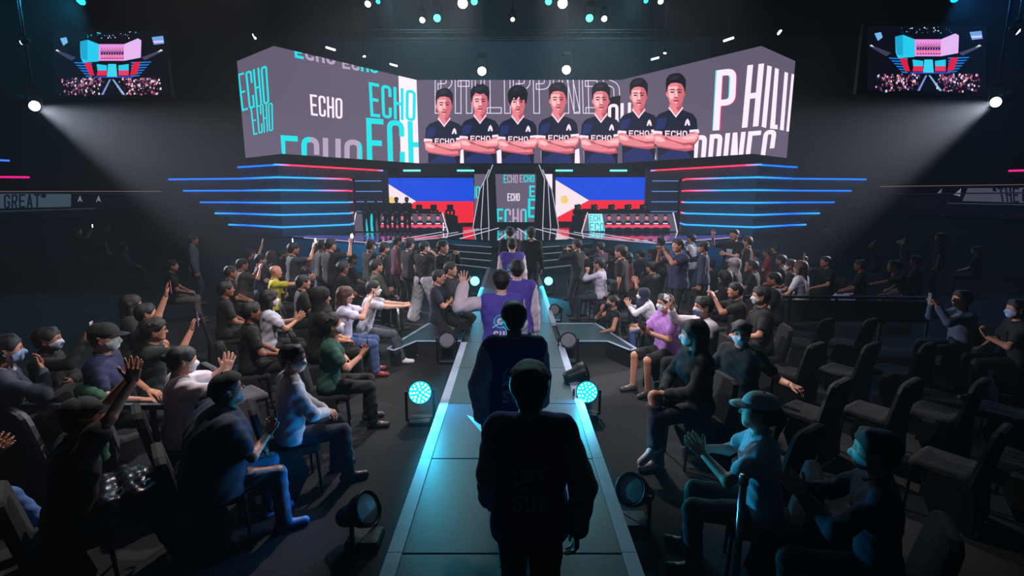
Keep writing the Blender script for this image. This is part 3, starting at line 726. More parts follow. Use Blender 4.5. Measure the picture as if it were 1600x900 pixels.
def ribbon(X, s, which, words, marks):
    """low wall of the side stands with a lettered ribbon board along it"""
    root = tag(empty('ribbon_board', (X, 10, 0)), 'dim lettered ribbon board along the front of the %s hand stand' % which, 'display board')
    MB().box(-.12, .12, -6, 18, 2.20, 3.02, .02).build('board_cabinet', mat('ribbon_navy', (10, 16, 38), .6), root)
    MB().box(-.16, .16, -6, 20, 3.02, 3.07, .01).build('top_rail', mat('ribbon_rail', (150, 120, 110), .4, .6), root)
    MB().box(-.16, .16, -6, 16, 2.14, 2.18, .01).build('bottom_rail', mat('ribbon_rail_low', (80, 84, 100), .4, .6), root)
    p = Picture((X - s * .125, 0, 0), (-s, 0, 0))
    words(p)
    o = p.build('board_picture', M_PIC_DIM, None); o.data.transform(Matrix.Translation(-root.location)); o.parent = root
def words_l(p):
    p.poly([(-60, 303), (111, 303), (111, 323), (-60, 327)], (56, 72, 84), .01)
    p.text('GREAT', [(6, 304), (63, 303), (63, 324), (6, 326)], (10, 14, 34), .3, .2, .02); p.text('"', [(64, 303), (72, 303), (72, 324), (64, 324)], (10, 14, 34), .3, .2, .02)
    for x in (121, 150): p.poly([(x, 316), (x + 4, 305), (x + 8, 316), (x + 4, 313)], (110, 116, 134), .02)
    p.poly([(-60, 298.5), (252, 298.5), (252, 299.6), (-60, 299.6)], (104, 84, 84), .02); p.poly([(-60, 331.5), (150, 325), (150, 326), (-60, 333)], (48, 52, 66), .02)
def words_r(p):
    p.poly([(1512, 294), (1700, 292), (1700, 320), (1504, 314)], (66, 68, 84), .01)
    p.text('"THE', [(1550, 293), (1592, 293), (1592, 317), (1556, 315)], (10, 12, 34), .3, .2, .02); p.text('G', [(1597, 293), (1612, 292), (1612, 318), (1597, 317)], (10, 12, 34), .3, .2, .02)
    p.poly([(1464, 302), (1472, 294), (1470, 304)], (90, 94, 116), .02); p.poly([(1490, 304), (1502, 294), (1500, 307)], (110, 114, 136), .02)
    p.poly([(1375, 291), (1700, 286.5), (1700, 287.6), (1375, 292)], (112, 84, 84), .02); p.poly([(1480, 317), (1700, 321), (1700, 322.5), (1480, 318)], (60, 62, 78), .02)
ribbon(-18.2, -1, 'left', words_l, None); ribbon(18.4, 1, 'right', words_r, None)
# neon lines on the side walls
for (a, b, c, lab) in ((at(-60, 248, Y=17), at(14, 251, Y=17), (60, 110, 250), 'upper blue neon line on the left stand wall'), (at(-60, 276, Y=17), at(45, 277, Y=17), (250, 20, 130), 'lower pink neon line on the left stand wall'), (at(1577, 267, Y=17), at(1680, 264, Y=17), (250, 30, 130), 'pink neon line on the right stand wall')):
    o = MB().bar(a, b, .06, .06).build('neon_line', glow('neon_line', c, 1.4), None)
    tag(o, lab, 'light line')
for s, which in ((-1, 'left'), (1, 'right')):
    MB().box(min(s * 18.6, s * 26), max(s * 18.6, s * 26), 2, 30, 0, 2.0).build('trim_2' if s < 0 else 'trim_3', M_WALL)['kind'] = 'structure'
# ------------------------------------------------------------------ trusses and fixtures
def truss(x0, x1, y, z, label):
    root = tag(empty('lighting_truss', ((x0 + x1) / 2, y, z)), label, 'truss')
    h = (x1 - x0) / 2; m = MB()
    for dy in (-.2, .2):
        for dz in (0, .4): m.tube((-h, dy, dz), (h, dy, dz), .025, n=6)
    m.build('chord', M_BLACK, root); m = MB(); x = -h; k = 0
    while x < h - .1:
        for dy in (-.2, .2): m.tube((x, dy, .4 * (k % 2)), (min(h, x + .5), dy, .4 * ((k + 1) % 2)), .012, n=5)
        x += .5; k += 1
    m.build('lacing', M_BLACK, root)
    for sx_ in (-h * .7, h * .7): MB().tube((sx_, 0, .4), (sx_, 0, 14.98 - z), .012, n=6).build('hanging_wire', M_BLACK, root)
truss(-10, 10, 20.3, 10.9, 'dark front lighting truss with bright white lamps hanging from it')
truss(-9, 9, 27.2, 10.6, 'dark rear lighting truss just above the video wall')
truss(-13, 13, 4.3, 9.9, 'near overhead truss above the audience')
def head_mesh(r):
    hd = MB(); hd.lathe([(0, .42), (r * .7, .40), (r * .95, .3), (r * 1.05, .1), (r * 1.1, -.02), (r * .98, -.03), (r * .9, -.02)], 16); return hd.mesh('head', True)
HEADS = {}
def moving_head(px, py, Y, r, color, strength, label, target=(0, 4, 1), power=0, angle=25, hang=14.99, sc=1.0):
    """a hanging lamp: base, yoke, head with a glowing lens; a real beam if power is set"""
    loc = at(px, py, Y=Y)
    root = tag(empty('moving_head_lamp', loc), label, 'lamp', 'overhead stage lamps')
    up = .42 * sc
    MB().box(-.14 * sc, .14 * sc, -.11 * sc, .11 * sc, up, up + .12 * sc, .015).build('lamp_base', M_BLACK, root)
    if 20 < Y < 21: hang = 10.9
    MB().tube((0, 0, up + .11 * sc), (0, 0, max(up + .15 * sc, hang - loc.z)), .018, n=8).build('drop_rod', M_BLACK, root)
    m = MB()
    for s in (-1, 1): m.box(s * .17 * sc - .02, s * .17 * sc + .02, -.05 * sc, .05 * sc, -.03, up, .005)
    m.box(-.17 * sc, .17 * sc, -.05 * sc, .05 * sc, up - .04, up, .005); m.build('yoke', M_BLACK, root)
    d = (Vector(target) - loc).normalized(); q = d.to_track_quat('-Z', 'Y').to_matrix().to_4x4()
    rr = .14 * sc
    hd = MB(); hd.lathe([(0, .38 * sc), (rr * .7, .36 * sc), (rr * .95, .25 * sc), (rr * 1.05, .08 * sc), (rr * 1.1, -.02), (rr * .98, -.03), (rr * .9, -.02)], 16, q); hd.build('lamp_head', M_BLACK, root, True)
    l = MB(); l.lathe([(rr * .96, -.022), (rr * .9, -.04), (rr * .6, -.055), (0, -.06)], 16, q); l.build('lens', glow('lamp_lens', color, strength), root, True)
    if power:
        c = srgb(color); o = spot('lamp_beam', loc + d * .12, target, power, [max(.02, v) for v in c], angle, .5, r)
    return root
WL = (255, 250, 255); CYL = (40, 230, 240); TL = (60, 235, 225)
moving_head(723, 5, 20.2, .1, WL, 30, 'large white lamp left of centre on the front truss', (-1.5, 8, 0), 350, 40, sc=1.3)
moving_head(879, 5, 20.2, .1, WL, 30, 'large white lamp right of centre on the front truss', (1.8, 8, 0), 350, 40, sc=1.3)
moving_head(683, 28, 20.3, .1, TL, 7, 'teal lamp beside the left white star lamp', (-2, 6, 0), 420, 46)
moving_head(921, 28, 20.3, .1, TL, 7, 'teal lamp beside the right white star lamp', (2, 6, 0), 420, 46)
moving_head(741, 2, 20.3, .1, TL, 5, 'teal lamp at top edge just right of the left big white lamp', (0, 8, 0), 120, 50, sc=.9)
moving_head(857, 2, 20.3, .1, TL, 5, 'teal lamp at top edge just left of the right big white lamp', (0, 8, 0), 120, 50, sc=.9)
moving_head(660, 31, 20.4, .1, WL, 14, 'white star lamp left of the left teal lamp', (-4, 8, 0), 150, 35, sc=.75)
moving_head(944, 29, 20.4, .1, WL, 14, 'white star lamp right of the right teal lamp', (4, 8, 0), 150, 35, sc=.75)
moving_head(575, 6, 20.4, .1, WL, 16, 'white lamp at top edge far left of the front truss', (-6, 7, 0), 160, 35, sc=.8)
moving_head(1032, 2, 20.4, .1, WL, 12, 'white lamp at top edge far right of the front truss', (6, 7, 0), 160, 35, sc=.7)
moving_head(591, 2, 20.6, .1, CYL, 4, 'small teal lamp next to the far left white lamp', (-6, 9, 0), 0, sc=.6)
moving_head(1009, 1, 20.6, .1, CYL, 4, 'small teal lamp next to the far right white lamp', (6, 9, 0), 0, sc=.6)
moving_head(801, 30, 20.6, .1, (225, 225, 225), 4, 'small round centre lamp between the two large white lamps', (0, 8, 0), 0, sc=.6)
moving_head(753, 111, 26.5, .1, WL, 22, 'white floodlamp just above the video wall, left of centre', (-.5, 6, 0), 250, 60, sc=1.5)
moving_head(885, 109, 26.5, .1, WL, 22, 'white floodlamp just above the video wall, right of centre', (.5, 6, 0), 250, 60, sc=1.5)
moving_head(569, 87, 24.0, .1, WL, 7, 'small lamp with short downward beam above the left wing of the video wall', (-5, 23, 3), 25, 40, sc=.5)
moving_head(1039, 82, 24.0, .1, WL, 7, 'small lamp with short downward beam above the right wing of the video wall', (5.5, 23, 3), 25, 40, sc=.5)
moving_head(127, 1, 19.0, .1, (20, 190, 240), 6, 'cyan lamp above the left relay screen', (-14, 12, 4), 900, 70, sc=1.0)
moving_head(1492, -3, 19.0, .1, (10, 140, 230), 6, 'blue lamp above the right relay screen', (14, 12, 4), 900, 70, sc=1.0)
moving_head(36, 66, 16.0, .1, WL, 8, 'small white lamp on the left hall wall aiming away from the stage', (-24, 14.5, 5), 120, 30, sc=.5)
moving_head(1589, 49, 16.0, .1, WL, 8, 'small white lamp beside the right relay screen', (20, 12, 4), 30, 40, sc=.6)
def tube_lamp(px0, py0, px1, py1, Y, label):
    a = at(px0, py0, Y=Y); b = at(px1, py1, Y=Y - .4); mid = (a + b) / 2
    root = tag(empty('tube_lamp', mid), label, 'lamp', 'overhead stage lamps')
    MB().tube(a - mid, b - mid, .045, n=10).build('tube', glow('tube_white', (235, 240, 255), 3.0), root)
    MB().tube((0, .05, .08), (0, .05, 14.99 - mid.z), .012, n=6).build('drop_rod', M_BLACK, root)
    MB().bar(a - mid + Vector((0, .05, .07)), b - mid + Vector((0, .05, .07)), .1, .05).build('housing', M_BLACK, root)
tube_lamp(510, 74, 523, 78, 24, 'short slanted white tube lamp above the left wing near its outer end')
tube_lamp(610, 100, 620, 103, 26, 'short white tube lamp above the inner end of the left wing')
tube_lamp(1018, 93, 1029, 90, 26, 'short white tube lamp above the inner end of the right wing')
tube_lamp(1131, 64, 1146, 59, 23, 'short slanted white tube lamp above the outer end of the right wing')
tube_lamp(396, 54, 399, 60, 23, 'tiny white tick of light left of the video wall')
tube_lamp(1216, 53, 1220, 48, 23, 'tiny white tick of light right of the video wall')
def follow_spot(loc, target, which):
    root = tag(empty('follow_spot', loc), 'bright follow spot throwing a wide white beam from the %s' % which, 'lamp')
    d = (Vector(target) - loc).normalized(); q = d.to_track_quat('-Z', 'Y').to_matrix().to_4x4()
    b = MB(); b.lathe([(0, .95), (.13, .93), (.16, .8), (.16, .1), (.19, .05), (.19, .03), (.15, .03)], 18, q); b.build('barrel', M_BLACK, root, True)
    l = MB(); l.lathe([(.15, .04), (.13, .02), (0, .015)], 18, q); l.build('lens', glow('follow_lens', (250, 248, 255), 40), root)
    m = MB(); m.bar((-.22, 0, -.1), (-.22, 0, .5), .03); m.bar((.22, 0, -.1), (.22, 0, .5), .03); m.bar((-.22, 0, .5), (.22, 0, .5), .03); m.build('yoke', M_BLACK, root)
    MB().tube((0, 0, .5), (0, 0, 14.97 - loc.z), .03, n=8).build('drop_pole', M_BLACK, root)
follow_spot(BEAM_L, (0, 9.9, 1.0), 'left'); follow_spot(BEAM_R, (0, 9.9, 1.0), 'right')

# floor lamps beside the runway
def par_can(px, py, z, label, target, lit=None, sc=1.0, power=0, beam_at=None, angle=70, lens=None):
    loc = at(px, py, z=z)
    root = tag(empty('floor_lamp', (loc.x, loc.y, 0)), label, 'floor lamp', 'floor lamps along the runway')
    c = Vector((0, 0, loc.z)); d = (Vector(target) - loc).normalized()
    q = Matrix.Translation(c) @ d.to_track_quat('-Z', 'Y').to_matrix().to_4x4()
    r = .125 * sc
    MB().box(-.13 * sc, .13 * sc, -.11 * sc, .11 * sc, 0, .07, .015).build('lamp_base', M_BLACK, root)
    y = MB(); side = d.cross(Vector((0, 0, 1))).normalized()
    for s in (-1, 1): y.bar(side * s * r * 1.25 + Vector((0, 0, .05)), side * s * r * 1.25 + c + Vector((0, 0, .03)), .03)
    y.bar(side * -r * 1.25 + Vector((0, 0, .06)), side * r * 1.25 + Vector((0, 0, .06)), .03); y.build('yoke', M_BLACK, root)
    b = MB(); b.lathe([(0, .24 * sc), (r * .5, .235 * sc), (r * .62, .2 * sc), (r * .7, .1 * sc), (r * .98, .04 * sc), (r * 1.08, -.03 * sc), (r * 1.08, -.06 * sc), (r * 1.0, -.06 * sc), (r * .98, -.02 * sc)], 24, q); b.build('can', M_BLACK, root, True)
    l = MB(); l.lathe([(r, -.03 * sc), (r * .85, -.045 * sc), (0, -.05 * sc)], 24, q)
    lo = l.build('lens', glow('par_lens', lit, lens) if lit else mat('lit_tone_lens', (112, 114, 120), .4, 0, .05), root)  # unlit lens coloured pale grey, as glass with light falling on it
    if lit:
        dots = MB()
        for ring, nn in ((.25, 4), (.55, 9), (.82, 14)):
            for k in range(nn):
                t = 2 * math.pi * k / nn; o_ = Matrix.Translation((r * ring * math.cos(t), r * ring * math.sin(t), -.047 * sc))
                dots.lathe([(.011 * sc, 0), (.009 * sc, -.008), (0, -.01)], 8, q @ o_)
        dots.build('led_lens', glow('par_led', (200, 255, 255), lens * 1.3), root)
    if power: spot('floor_lamp_beam', loc + d * .09, beam_at or target, power, (.02, .62, 1.0), angle, .6, .08)
    return root
CYB = (0, 200, 255)
par_can(656, 613, .42, 'large bright cyan floor lamp left of the near runway', (-.3, 2.6, 1.6), CYB, 1.12, 420, (.3, 4.9, .25), 100, 14)
par_can(917, 612, .36, 'large bright cyan floor lamp right of the near runway', (.6, 2.0, 1.6), CYB, 1.1, 120, (-.3, 4.9, .25), 100, 3)
par_can(742, 439, .46, 'small bright cyan lamp left of the far runway', (-.7, 4, 1.6), CYB, 1.1, 90, (.3, 11.5, .25), 110, 5)
par_can(857, 439, .42, 'small bright cyan lamp right of the far runway', (.7, 4, 1.6), CYB, 1.0, 120, (.4, 12.0, .25), 110, 5)
par_can(698, 531, .42, 'unlit round floor lamp in the left corner of the runway cross', (-.2, 3, 1.3), None, 1.1)
par_can(888, 531, .42, 'unlit round floor lamp in the right corner of the runway cross', (.6, 3, 1.3), None, 1.1)
par_can(868, 484, .32, 'unlit floor lamp behind the right arm of the runway', (-.9, 9, 1.0), None, 1.0)
par_can(908, 582, .42, 'unlit floor lamp directly behind the large right cyan lamp', (2.6, 7.5, .8), None, 1.1)
par_can(568, 797, .30, 'dark floor lamp on the carpet near the lower left of the runway', (-.2, 3.6, .9), None, 1.1)
par_can(990, 766, .34, 'dark floor lamp on the carpet near the lower right of the runway', (.4, 3.6, .9), None, 1.1)
# blue spill from the near lamps on to the front rows
spot('floor_lamp_beam', (-1.35, 4.6, .5), (-3.2, 2.6, .9), 34, (.02, .35, 1.0), 120, .8, .1)
spot('floor_lamp_beam', (1.35, 4.6, .5), (3.0, 2.4, .9), 22, (.05, .5, 1.0), 110, .8, .1)

# belt posts
def belt_post(px, py_top, label, h=1.02, base_z=0.0):
    loc = at(px, py_top, z=h)
    root = tag(empty('barrier_post', (loc.x, loc.y, 0)), label, 'barrier post', 'steel barrier posts')
    b = MB(); b.lathe([(0, .045), (.03, .045), (.05, .03), (.16, .018), (.165, 0), (0, 0)][::-1], 20); b.build('base', M_CHROME, root, True)
    b = MB(); b.lathe([(0, h - .06), (.026, h - .06), (.026, .04), (0, .04)][::-1], 14); b.build('pole', M_CHROME, root, True)
    b = MB(); b.lathe([(0, h), (.03, h - .003), (.033, h - .02), (.033, h - .075), (.024, h - .08), (0, h - .08)][::-1], 14); b.build('head', M_CHROME, root, True)
belt_post(622, 465, 'tall steel barrier post left of the runway cross arm'); belt_post(503, 466, 'steel barrier post standing behind the woman in the white and blue top')
belt_post(1001, 467, 'steel barrier post right of the runway cross arm'); belt_post(1163, 741, 'near steel barrier post in front of the clapping person in the white cap')
# ------------------------------------------------------------------ smooth bodies from tapered limbs (one closed surface each)
def field(prims, h, pad=0.05, wob=0.0):
    """prims: (a, b, ra, rb, k) tapered capsules, or with k < 0 cut away; returns the sampled distance field"""
    A = np.array([p[0] for p in prims], float); B = np.array([p[1] for p in prims], float)
    rr = np.array([max(p[2], p[3]) for p in prims]); pos = np.array([p[4] >= 0 for p in prims])
    lo = np.minimum(A, B)[pos] - rr[pos, None]; hi = np.maximum(A, B)[pos] + rr[pos, None]
    lo = lo.min(0) - pad; hi = hi.max(0) + pad
    n = np.ceil((hi - lo) / h).astype(int) + 1
    F = np.full(n, 0.3, np.float32)
    ax = [lo[i] + h * np.arange(n[i]) for i in range(3)]
    for (a, b, ra, rb, k) in prims:
        a = np.array(a, float); b = np.array(b, float); kk = abs(k); m = max(ra, rb) + max(kk, h) * 1.2 + 2 * h
        i0 = np.clip(np.floor((np.minimum(a, b) - m - lo) / h).astype(int), 0, n - 1); i1 = np.clip(np.ceil((np.maximum(a, b) + m - lo) / h).astype(int) + 1, 1, n)
        if (i1 <= i0).any(): continue
        X = ax[0][i0[0]:i1[0]][:, None, None] - a[0]; Y = ax[1][i0[1]:i1[1]][None, :, None] - a[1]; Z = ax[2][i0[2]:i1[2]][None, None, :] - a[2]
        d = b - a; L = max(float(d @ d), 1e-9)
        t = np.clip((X * d[0] + Y * d[1] + Z * d[2]) / L, 0, 1)
        D = np.sqrt((X - t * d[0]) ** 2 + (Y - t * d[1]) ** 2 + (Z - t * d[2]) ** 2) - (ra + (rb - ra) * t)
        S = F[i0[0]:i1[0], i0[1]:i1[1], i0[2]:i1[2]]
        if k >= 0:
            if kk < 1e-4: S[...] = np.minimum(S, D)
            else:
                q = np.clip(.5 + .5 * (S - D) / kk, 0, 1); S[...] = S * (1 - q) + D * q - kk * q * (1 - q)
        else:
            D = -D; q = np.clip(.5 - .5 * (S - D) / kk, 0, 1); S[...] = S * (1 - q) + D * q + kk * q * (1 - q)
    if wob > 0:
        X, Y, Z = ax[0][:, None, None], ax[1][None, :, None], ax[2][None, None, :]
        F += (wob * (np.sin(X * 31 + Z * 23 + 1.3) * np.sin(Y * 27 - Z * 17) + .6 * np.sin(X * 53 - Z * 61 + Y * 29))).astype(np.float32)
    return F, lo, ax
def surf(F, lo, h):
    """surface nets"""
    F[0] = F[-1] = .1; F[:, 0] = F[:, -1] = .1; F[:, :, 0] = F[:, :, -1] = .1
    s = F < 0
    c = sum(s[i:s.shape[0] - 1 + i, j:s.shape[1] - 1 + j, k:s.shape[2] - 1 + k].astype(np.int8) for i in (0, 1) for j in (0, 1) for k in (0, 1))
    act = (c > 0) & (c < 8); I = np.argwhere(act)
    if len(I) == 0: return np.zeros((0, 3)), np.zeros((0, 4), int)
    vid = np.full(act.shape, -1, np.int32); vid[act] = np.arange(len(I))
    acc = np.zeros((len(I), 3)); cnt = np.zeros(len(I))
    co = [(i, j, k) for i in (0, 1) for j in (0, 1) for k in (0, 1)]
    val = {o: F[I[:, 0] + o[0], I[:, 1] + o[1], I[:, 2] + o[2]] for o in co}
    for o in co:
        for axx in range(3):
            if o[axx]: continue
            q = list(o); q[axx] = 1; q = tuple(q); fa, fb = val[o], val[q]; m = (fa < 0) != (fb < 0)
            t = np.where(m, fa / np.where(m, fa - fb, 1), 0)
            for d in range(3): acc[:, d] += np.where(m, o[d] + (t if d == axx else 0), 0)
            cnt += m
    V = (I + acc / cnt[:, None]) * h + lo
    Fs = []
    for axx in range(3):
        sl = [slice(1, -1)] * 3; a = list(sl); b = list(sl); a[axx] = slice(0, -1); b[axx] = slice(1, None)
        sa, sb = s[tuple(a)], s[tuple(b)]; e = np.argwhere(sa != sb)
        if len(e) == 0: continue
        inside_first = sa[tuple(e.T)]
        off = np.ones(3, int); off[axx] = 0; e = e + off
        u, v = [(1, 2), (2, 0), (0, 1)][axx]
        def cell(du, dv):
            z = e.copy(); z[:, u] -= du; z[:, v] -= dv
            return vid[z[:, 0], z[:, 1], z[:, 2]]
        q = np.stack([cell(1, 1), cell(0, 1), cell(0, 0), cell(1, 0)], 1)
        q[~inside_first] = q[~inside_first][:, ::-1]
        Fs.append(q)
    Q = np.concatenate(Fs); Q = Q[(Q >= 0).all(1)]
    return V, Q
def blob(prims, h, cuts=(), wob=0.0, pad=.05):
    """cuts: (point, normal) planes, what lies on the normal's side is removed"""
    F, lo, ax = field(prims, h, pad, wob)
    for p, n in cuts:
        X, Y, Z = ax[0][:, None, None] - p[0], ax[1][None, :, None] - p[1], ax[2][None, None, :] - p[2]
        F = np.maximum(F, (X * n[0] + Y * n[1] + Z * n[2]).astype(np.float32))
    return surf(F, lo, h)
def shell_cut(F, ax, p, n): pass
def merge(parts):
    Vs = []; Qs = []; n = 0
    for V, Q in parts: Vs.append(V); Qs.append(Q + n); n += len(V)
    return np.concatenate(Vs), np.concatenate(Qs)
def xf(V, M):
    M = np.array(M); return V @ M[:3, :3].T + M[:3, 3]

# ---- heads, hair and head wear, built once in head space (origin mid head, +y forward)
CACHE = {}
def cached(key, fn):
    if key not in CACHE: CACHE[key] = fn()
    return CACHE[key]
HEADP = [((0, -.022, .028), (0, .014, .030), .086, .082, .02), ((-.02, .03, -.02), (.02, .03, -.02), .062, .062, .03), ((-.012, .052, -.082), (.012, .052, -.082), .030, .030, .035),
         ((-.046, .0, -.05), (-.02, .05, -.083), .030, .026, .03), ((.046, .0, -.05), (.02, .05, -.083), .030, .026, .03), ((0, -.022, -.05), (0, -.045, -.19), .052, .058, .03),
         ((0, .088, .006), (0, .106, -.026), .008, .0125, .012), ((-.011, .094, -.03), (.011, .094, -.03), .008, .008, .008),
         ((-.044, .072, .024), (-.014, .086, .022), .009, .010, .012), ((.044, .072, .024), (.014, .086, .022), .009, .010, .012),
         ((-.032, .098, .006), (-.032, .1, .006), .013, .013, -.012), ((.032, .098, .006), (.032, .1, .006), .013, .013, -.012),
         ((-.018, .083, -.056), (.018, .083, -.056), .009, .009, .008), ((-.015, .081, -.066), (.015, .081, -.066), .009, .009, .008),
         ((-.08, -.004, .012), (-.086, -.014, .018), .013, .012, .008), ((-.078, .0, -.012), (-.082, -.008, -.014), .010, .010, .008),
         ((.08, -.004, .012), (.086, -.014, .018), .013, .012, .008), ((.078, .0, -.012), (.082, -.008, -.014), .010, .010, .008)]
def head_geo(h): return cached(('head', h), lambda: blob(HEADP, h))
def eyes_geo():
    def f():
        prt = []
        for s in (-1, 1):
            prt.append(blob([((s * .032, .078, .005), (s * .032, .0785, .005), .0115, .0115, 0)], .005))
            prt.append(blob([((s * .018, .0905, .031), (s * .045, .080, .030), .0045, .003, 0)], .004))
        return merge(prt)
    return cached('eyes', f)
SK = [((0, -.022, .028), (0, .014, .030))]
def hair_geo(style, h):
    def f():
        base = [((0, -.026, .030), (0, .012, .034), .098, .094, .02), ((0, -.05, .0), (0, -.055, -.03), .078, .062, .02)]
        face = [((-.03, .115, -.03), (.03, .115, -.03), .085, .085, -.01), ((0, .1, -.09), (0, .1, -.1), .1, .1, -.01)]
        ears = [((-.095, .01, -.01), (-.095, .01, -.04), .028, .04, -.008), ((.095, .01, -.01), (.095, .01, -.04), .028, .04, -.008), ((0, .0, -.12), (0, .05, -.12), .085, .085, -.01)]
        if style == 'short':
            tuft = [((x, .02 + .03 * math.cos(x * 30), .10), (x * 1.2, .055 + .01 * math.sin(x * 90), .104), .022, .014, .02) for x in (-.03, -.012, .008, .026)]
            return blob(base + tuft + face + ears, h, wob=.0015)
        if style == 'fade':
            return blob([((0, -.024, .034), (0, .012, .042), .094, .092, .02), ((0, -.045, .0), (0, -.05, -.03), .076, .06, .02)] + face + ears, h, wob=.001)
        if style == 'messy':
            tuft = [((.06 * math.cos(t), .055 * math.sin(t) - .01, .085), (.105 * math.cos(t + .5), .09 * math.sin(t + .5) - .01, .075), .03, .008, .015) for t in [i * .7 for i in range(9)]]
            return blob([((0, -.03, .035), (0, .02, .045), .102, .096, .02), ((0, -.05, .0), (0, -.06, -.04), .082, .066, .02)] + tuft + face[:1] + ears, h, wob=.003)
        if style == 'long':
            return blob([((0, -.03, .030), (0, .012, .036), .102, .098, .02), ((-.07, -.02, .0), (-.085, -.01, -.2), .045, .035, .03), ((.07, -.02, .0), (.085, -.01, -.2), .045, .035, .03),
                         ((0, -.07, .0), (0, -.085, -.24), .07, .06, .03)] + [((-.022, .125, -.04), (.022, .125, -.04), .085, .085, -.01), ((0, .06, -.16), (0, .09, -.2), .075, .085, -.01)], h, wob=.003)
        if style == 'bun':
            return blob(base + [((0, -.12, .03), (0, -.135, .03), .036, .033, .015)] + face + ears, h, wob=.0015)
        if style == 'pony':
            return blob(base + [((0, -.11, .03), (0, -.14, -.02), .03, .034, .02), ((0, -.14, -.02), (0, -.13, -.16), .032, .014, .02)] + face + ears, h, wob=.002)
    return cached(('hair', style, h), f)
def cap_geo(h, backwards=False):
    def f():
        V, Q = blob([((0, -.025, .034), (0, .012, .036), .104, .100, .02)], h, cuts=[((0, .03, .045), (0, -.18, -1))])
        B = MB(); n = 13; vs = []
        for r0, dz in ((0, 0), (1, 0)):
            for i in range(n):
                t = math.pi * (i / (n - 1)); x = .082 * math.cos(t); y0 = .055 + .045 * math.sin(t); y = y0 + r0 * .085 * math.sin(t) ** .6
                vs.append((x, y, .048 - r0 * .022 * math.sin(t) - .010 * abs(math.cos(t))))
        vs += [(x, y, z - .005) for x, y, z in vs]; fs = []
        for i in range(n - 1):
            fs += [(i, i + 1, n + i + 1, n + i), (2 * n + i + 1, 2 * n + i, 3 * n + i, 3 * n + i + 1), (n + i, n + i + 1, 3 * n + i + 1, 3 * n + i), (i + 1, i, 2 * n + i, 2 * n + i + 1)]
        bv = np.array(vs); bq = np.array(fs)
        V, Q = merge([(V, Q), (bv, bq)])
        btn = blob([((0, -.008, .138), (0, -.008, .14), .008, .008, 0)], .004)
        V, Q = merge([(V, Q), btn])
        if backwards: V = V * np.array([-1, -1, 1])
        return V, Q
    return cached(('cap', h, backwards), f)
def mask_geo(h):
    return cached(('mask', h), lambda: blob([((-.015, .04, -.03), (.015, .04, -.03), .064, .064, .03), ((-.010, .058, -.078), (.010, .058, -.078), .036, .036, .03), ((0, .085, -.015), (0, .106, -.034), .014, .02, .02), ((-.05, .01, -.045), (.05, .01, -.045), .036, .036, .03)],
                                            h, cuts=[((0, .09, -.006), (0, -.35, 1)), ((0, .028, 0), (0, -1, -.1)), ((0, 0, -.108), (0, -.3, -1))]))
def straps_geo():
    def f():
        m = MB()
        for s in (-1, 1):
            m.tube((s * .066, .035, -.02), (s * .092, -.012, .014), .0022, n=5); m.tube((s * .06, .03, -.075), (s * .090, -.012, -.02), .0022, n=5)
        q = [f for f in m.f if len(f) == 4]; return np.array(m.v), np.array(q)
    return cached('straps', f)
def hijab_geo(h):
    return cached(('hijab', h), lambda: blob([((0, -.03, .030), (0, .012, .034), .108, .102, .02), ((0, -.02, -.06), (0, .0, -.16), .098, .125, .03), ((-.08, .01, -.2), (.08, .01, -.2), .085, .085, .04), ((-.012, .118, -.012), (.012, .118, -.012), .072, .072, -.012), ((0, .12, .03), (0, .14, .03), .05, .05, -.02)], h, wob=.002))
def glasses_geo():
    def f():
        m = MB()
        for s in (-1, 1):
            pts = [(s * .033 + .023 * math.cos(t), .1, .004 + .017 * math.sin(t)) for t in [2 * math.pi * i / 12 for i in range(12)]]
            for i in range(12): m.tube(pts[i], pts[(i + 1) % 12], .002, n=5, caps=False)
            m.tube((s * .056, .1, .008), (s * .088, -.002, .016), .0018, n=5, caps=False)
        m.tube((-.011, .102, .006), (.011, .102, .006), .002, n=5, caps=False)
        return np.array(m.v), np.array(m.f)
    return cached('glasses', f)
def headset_geo():
    def f():
        m = MB(); n = 14; pts = [(.098 * math.cos(t), -.01, .03 + .112 * math.sin(t)) for t in [math.pi * i / n for i in range(n + 1)]]
        for a, b in zip(pts[:-1], pts[1:]): m.tube(a, b, .010, n=8, caps=False)
        for s in (-1, 1):
            m.tube((s * .082, -.005, .0), (s * .112, -.005, .0), .036, n=14, caps=False); m.tube((s * .112, -.005, .0), (s * .116, -.005, 0), .036, .02, n=14, caps=False)
        return np.array(m.v), np.array(m.f)
    return cached('headset', f)

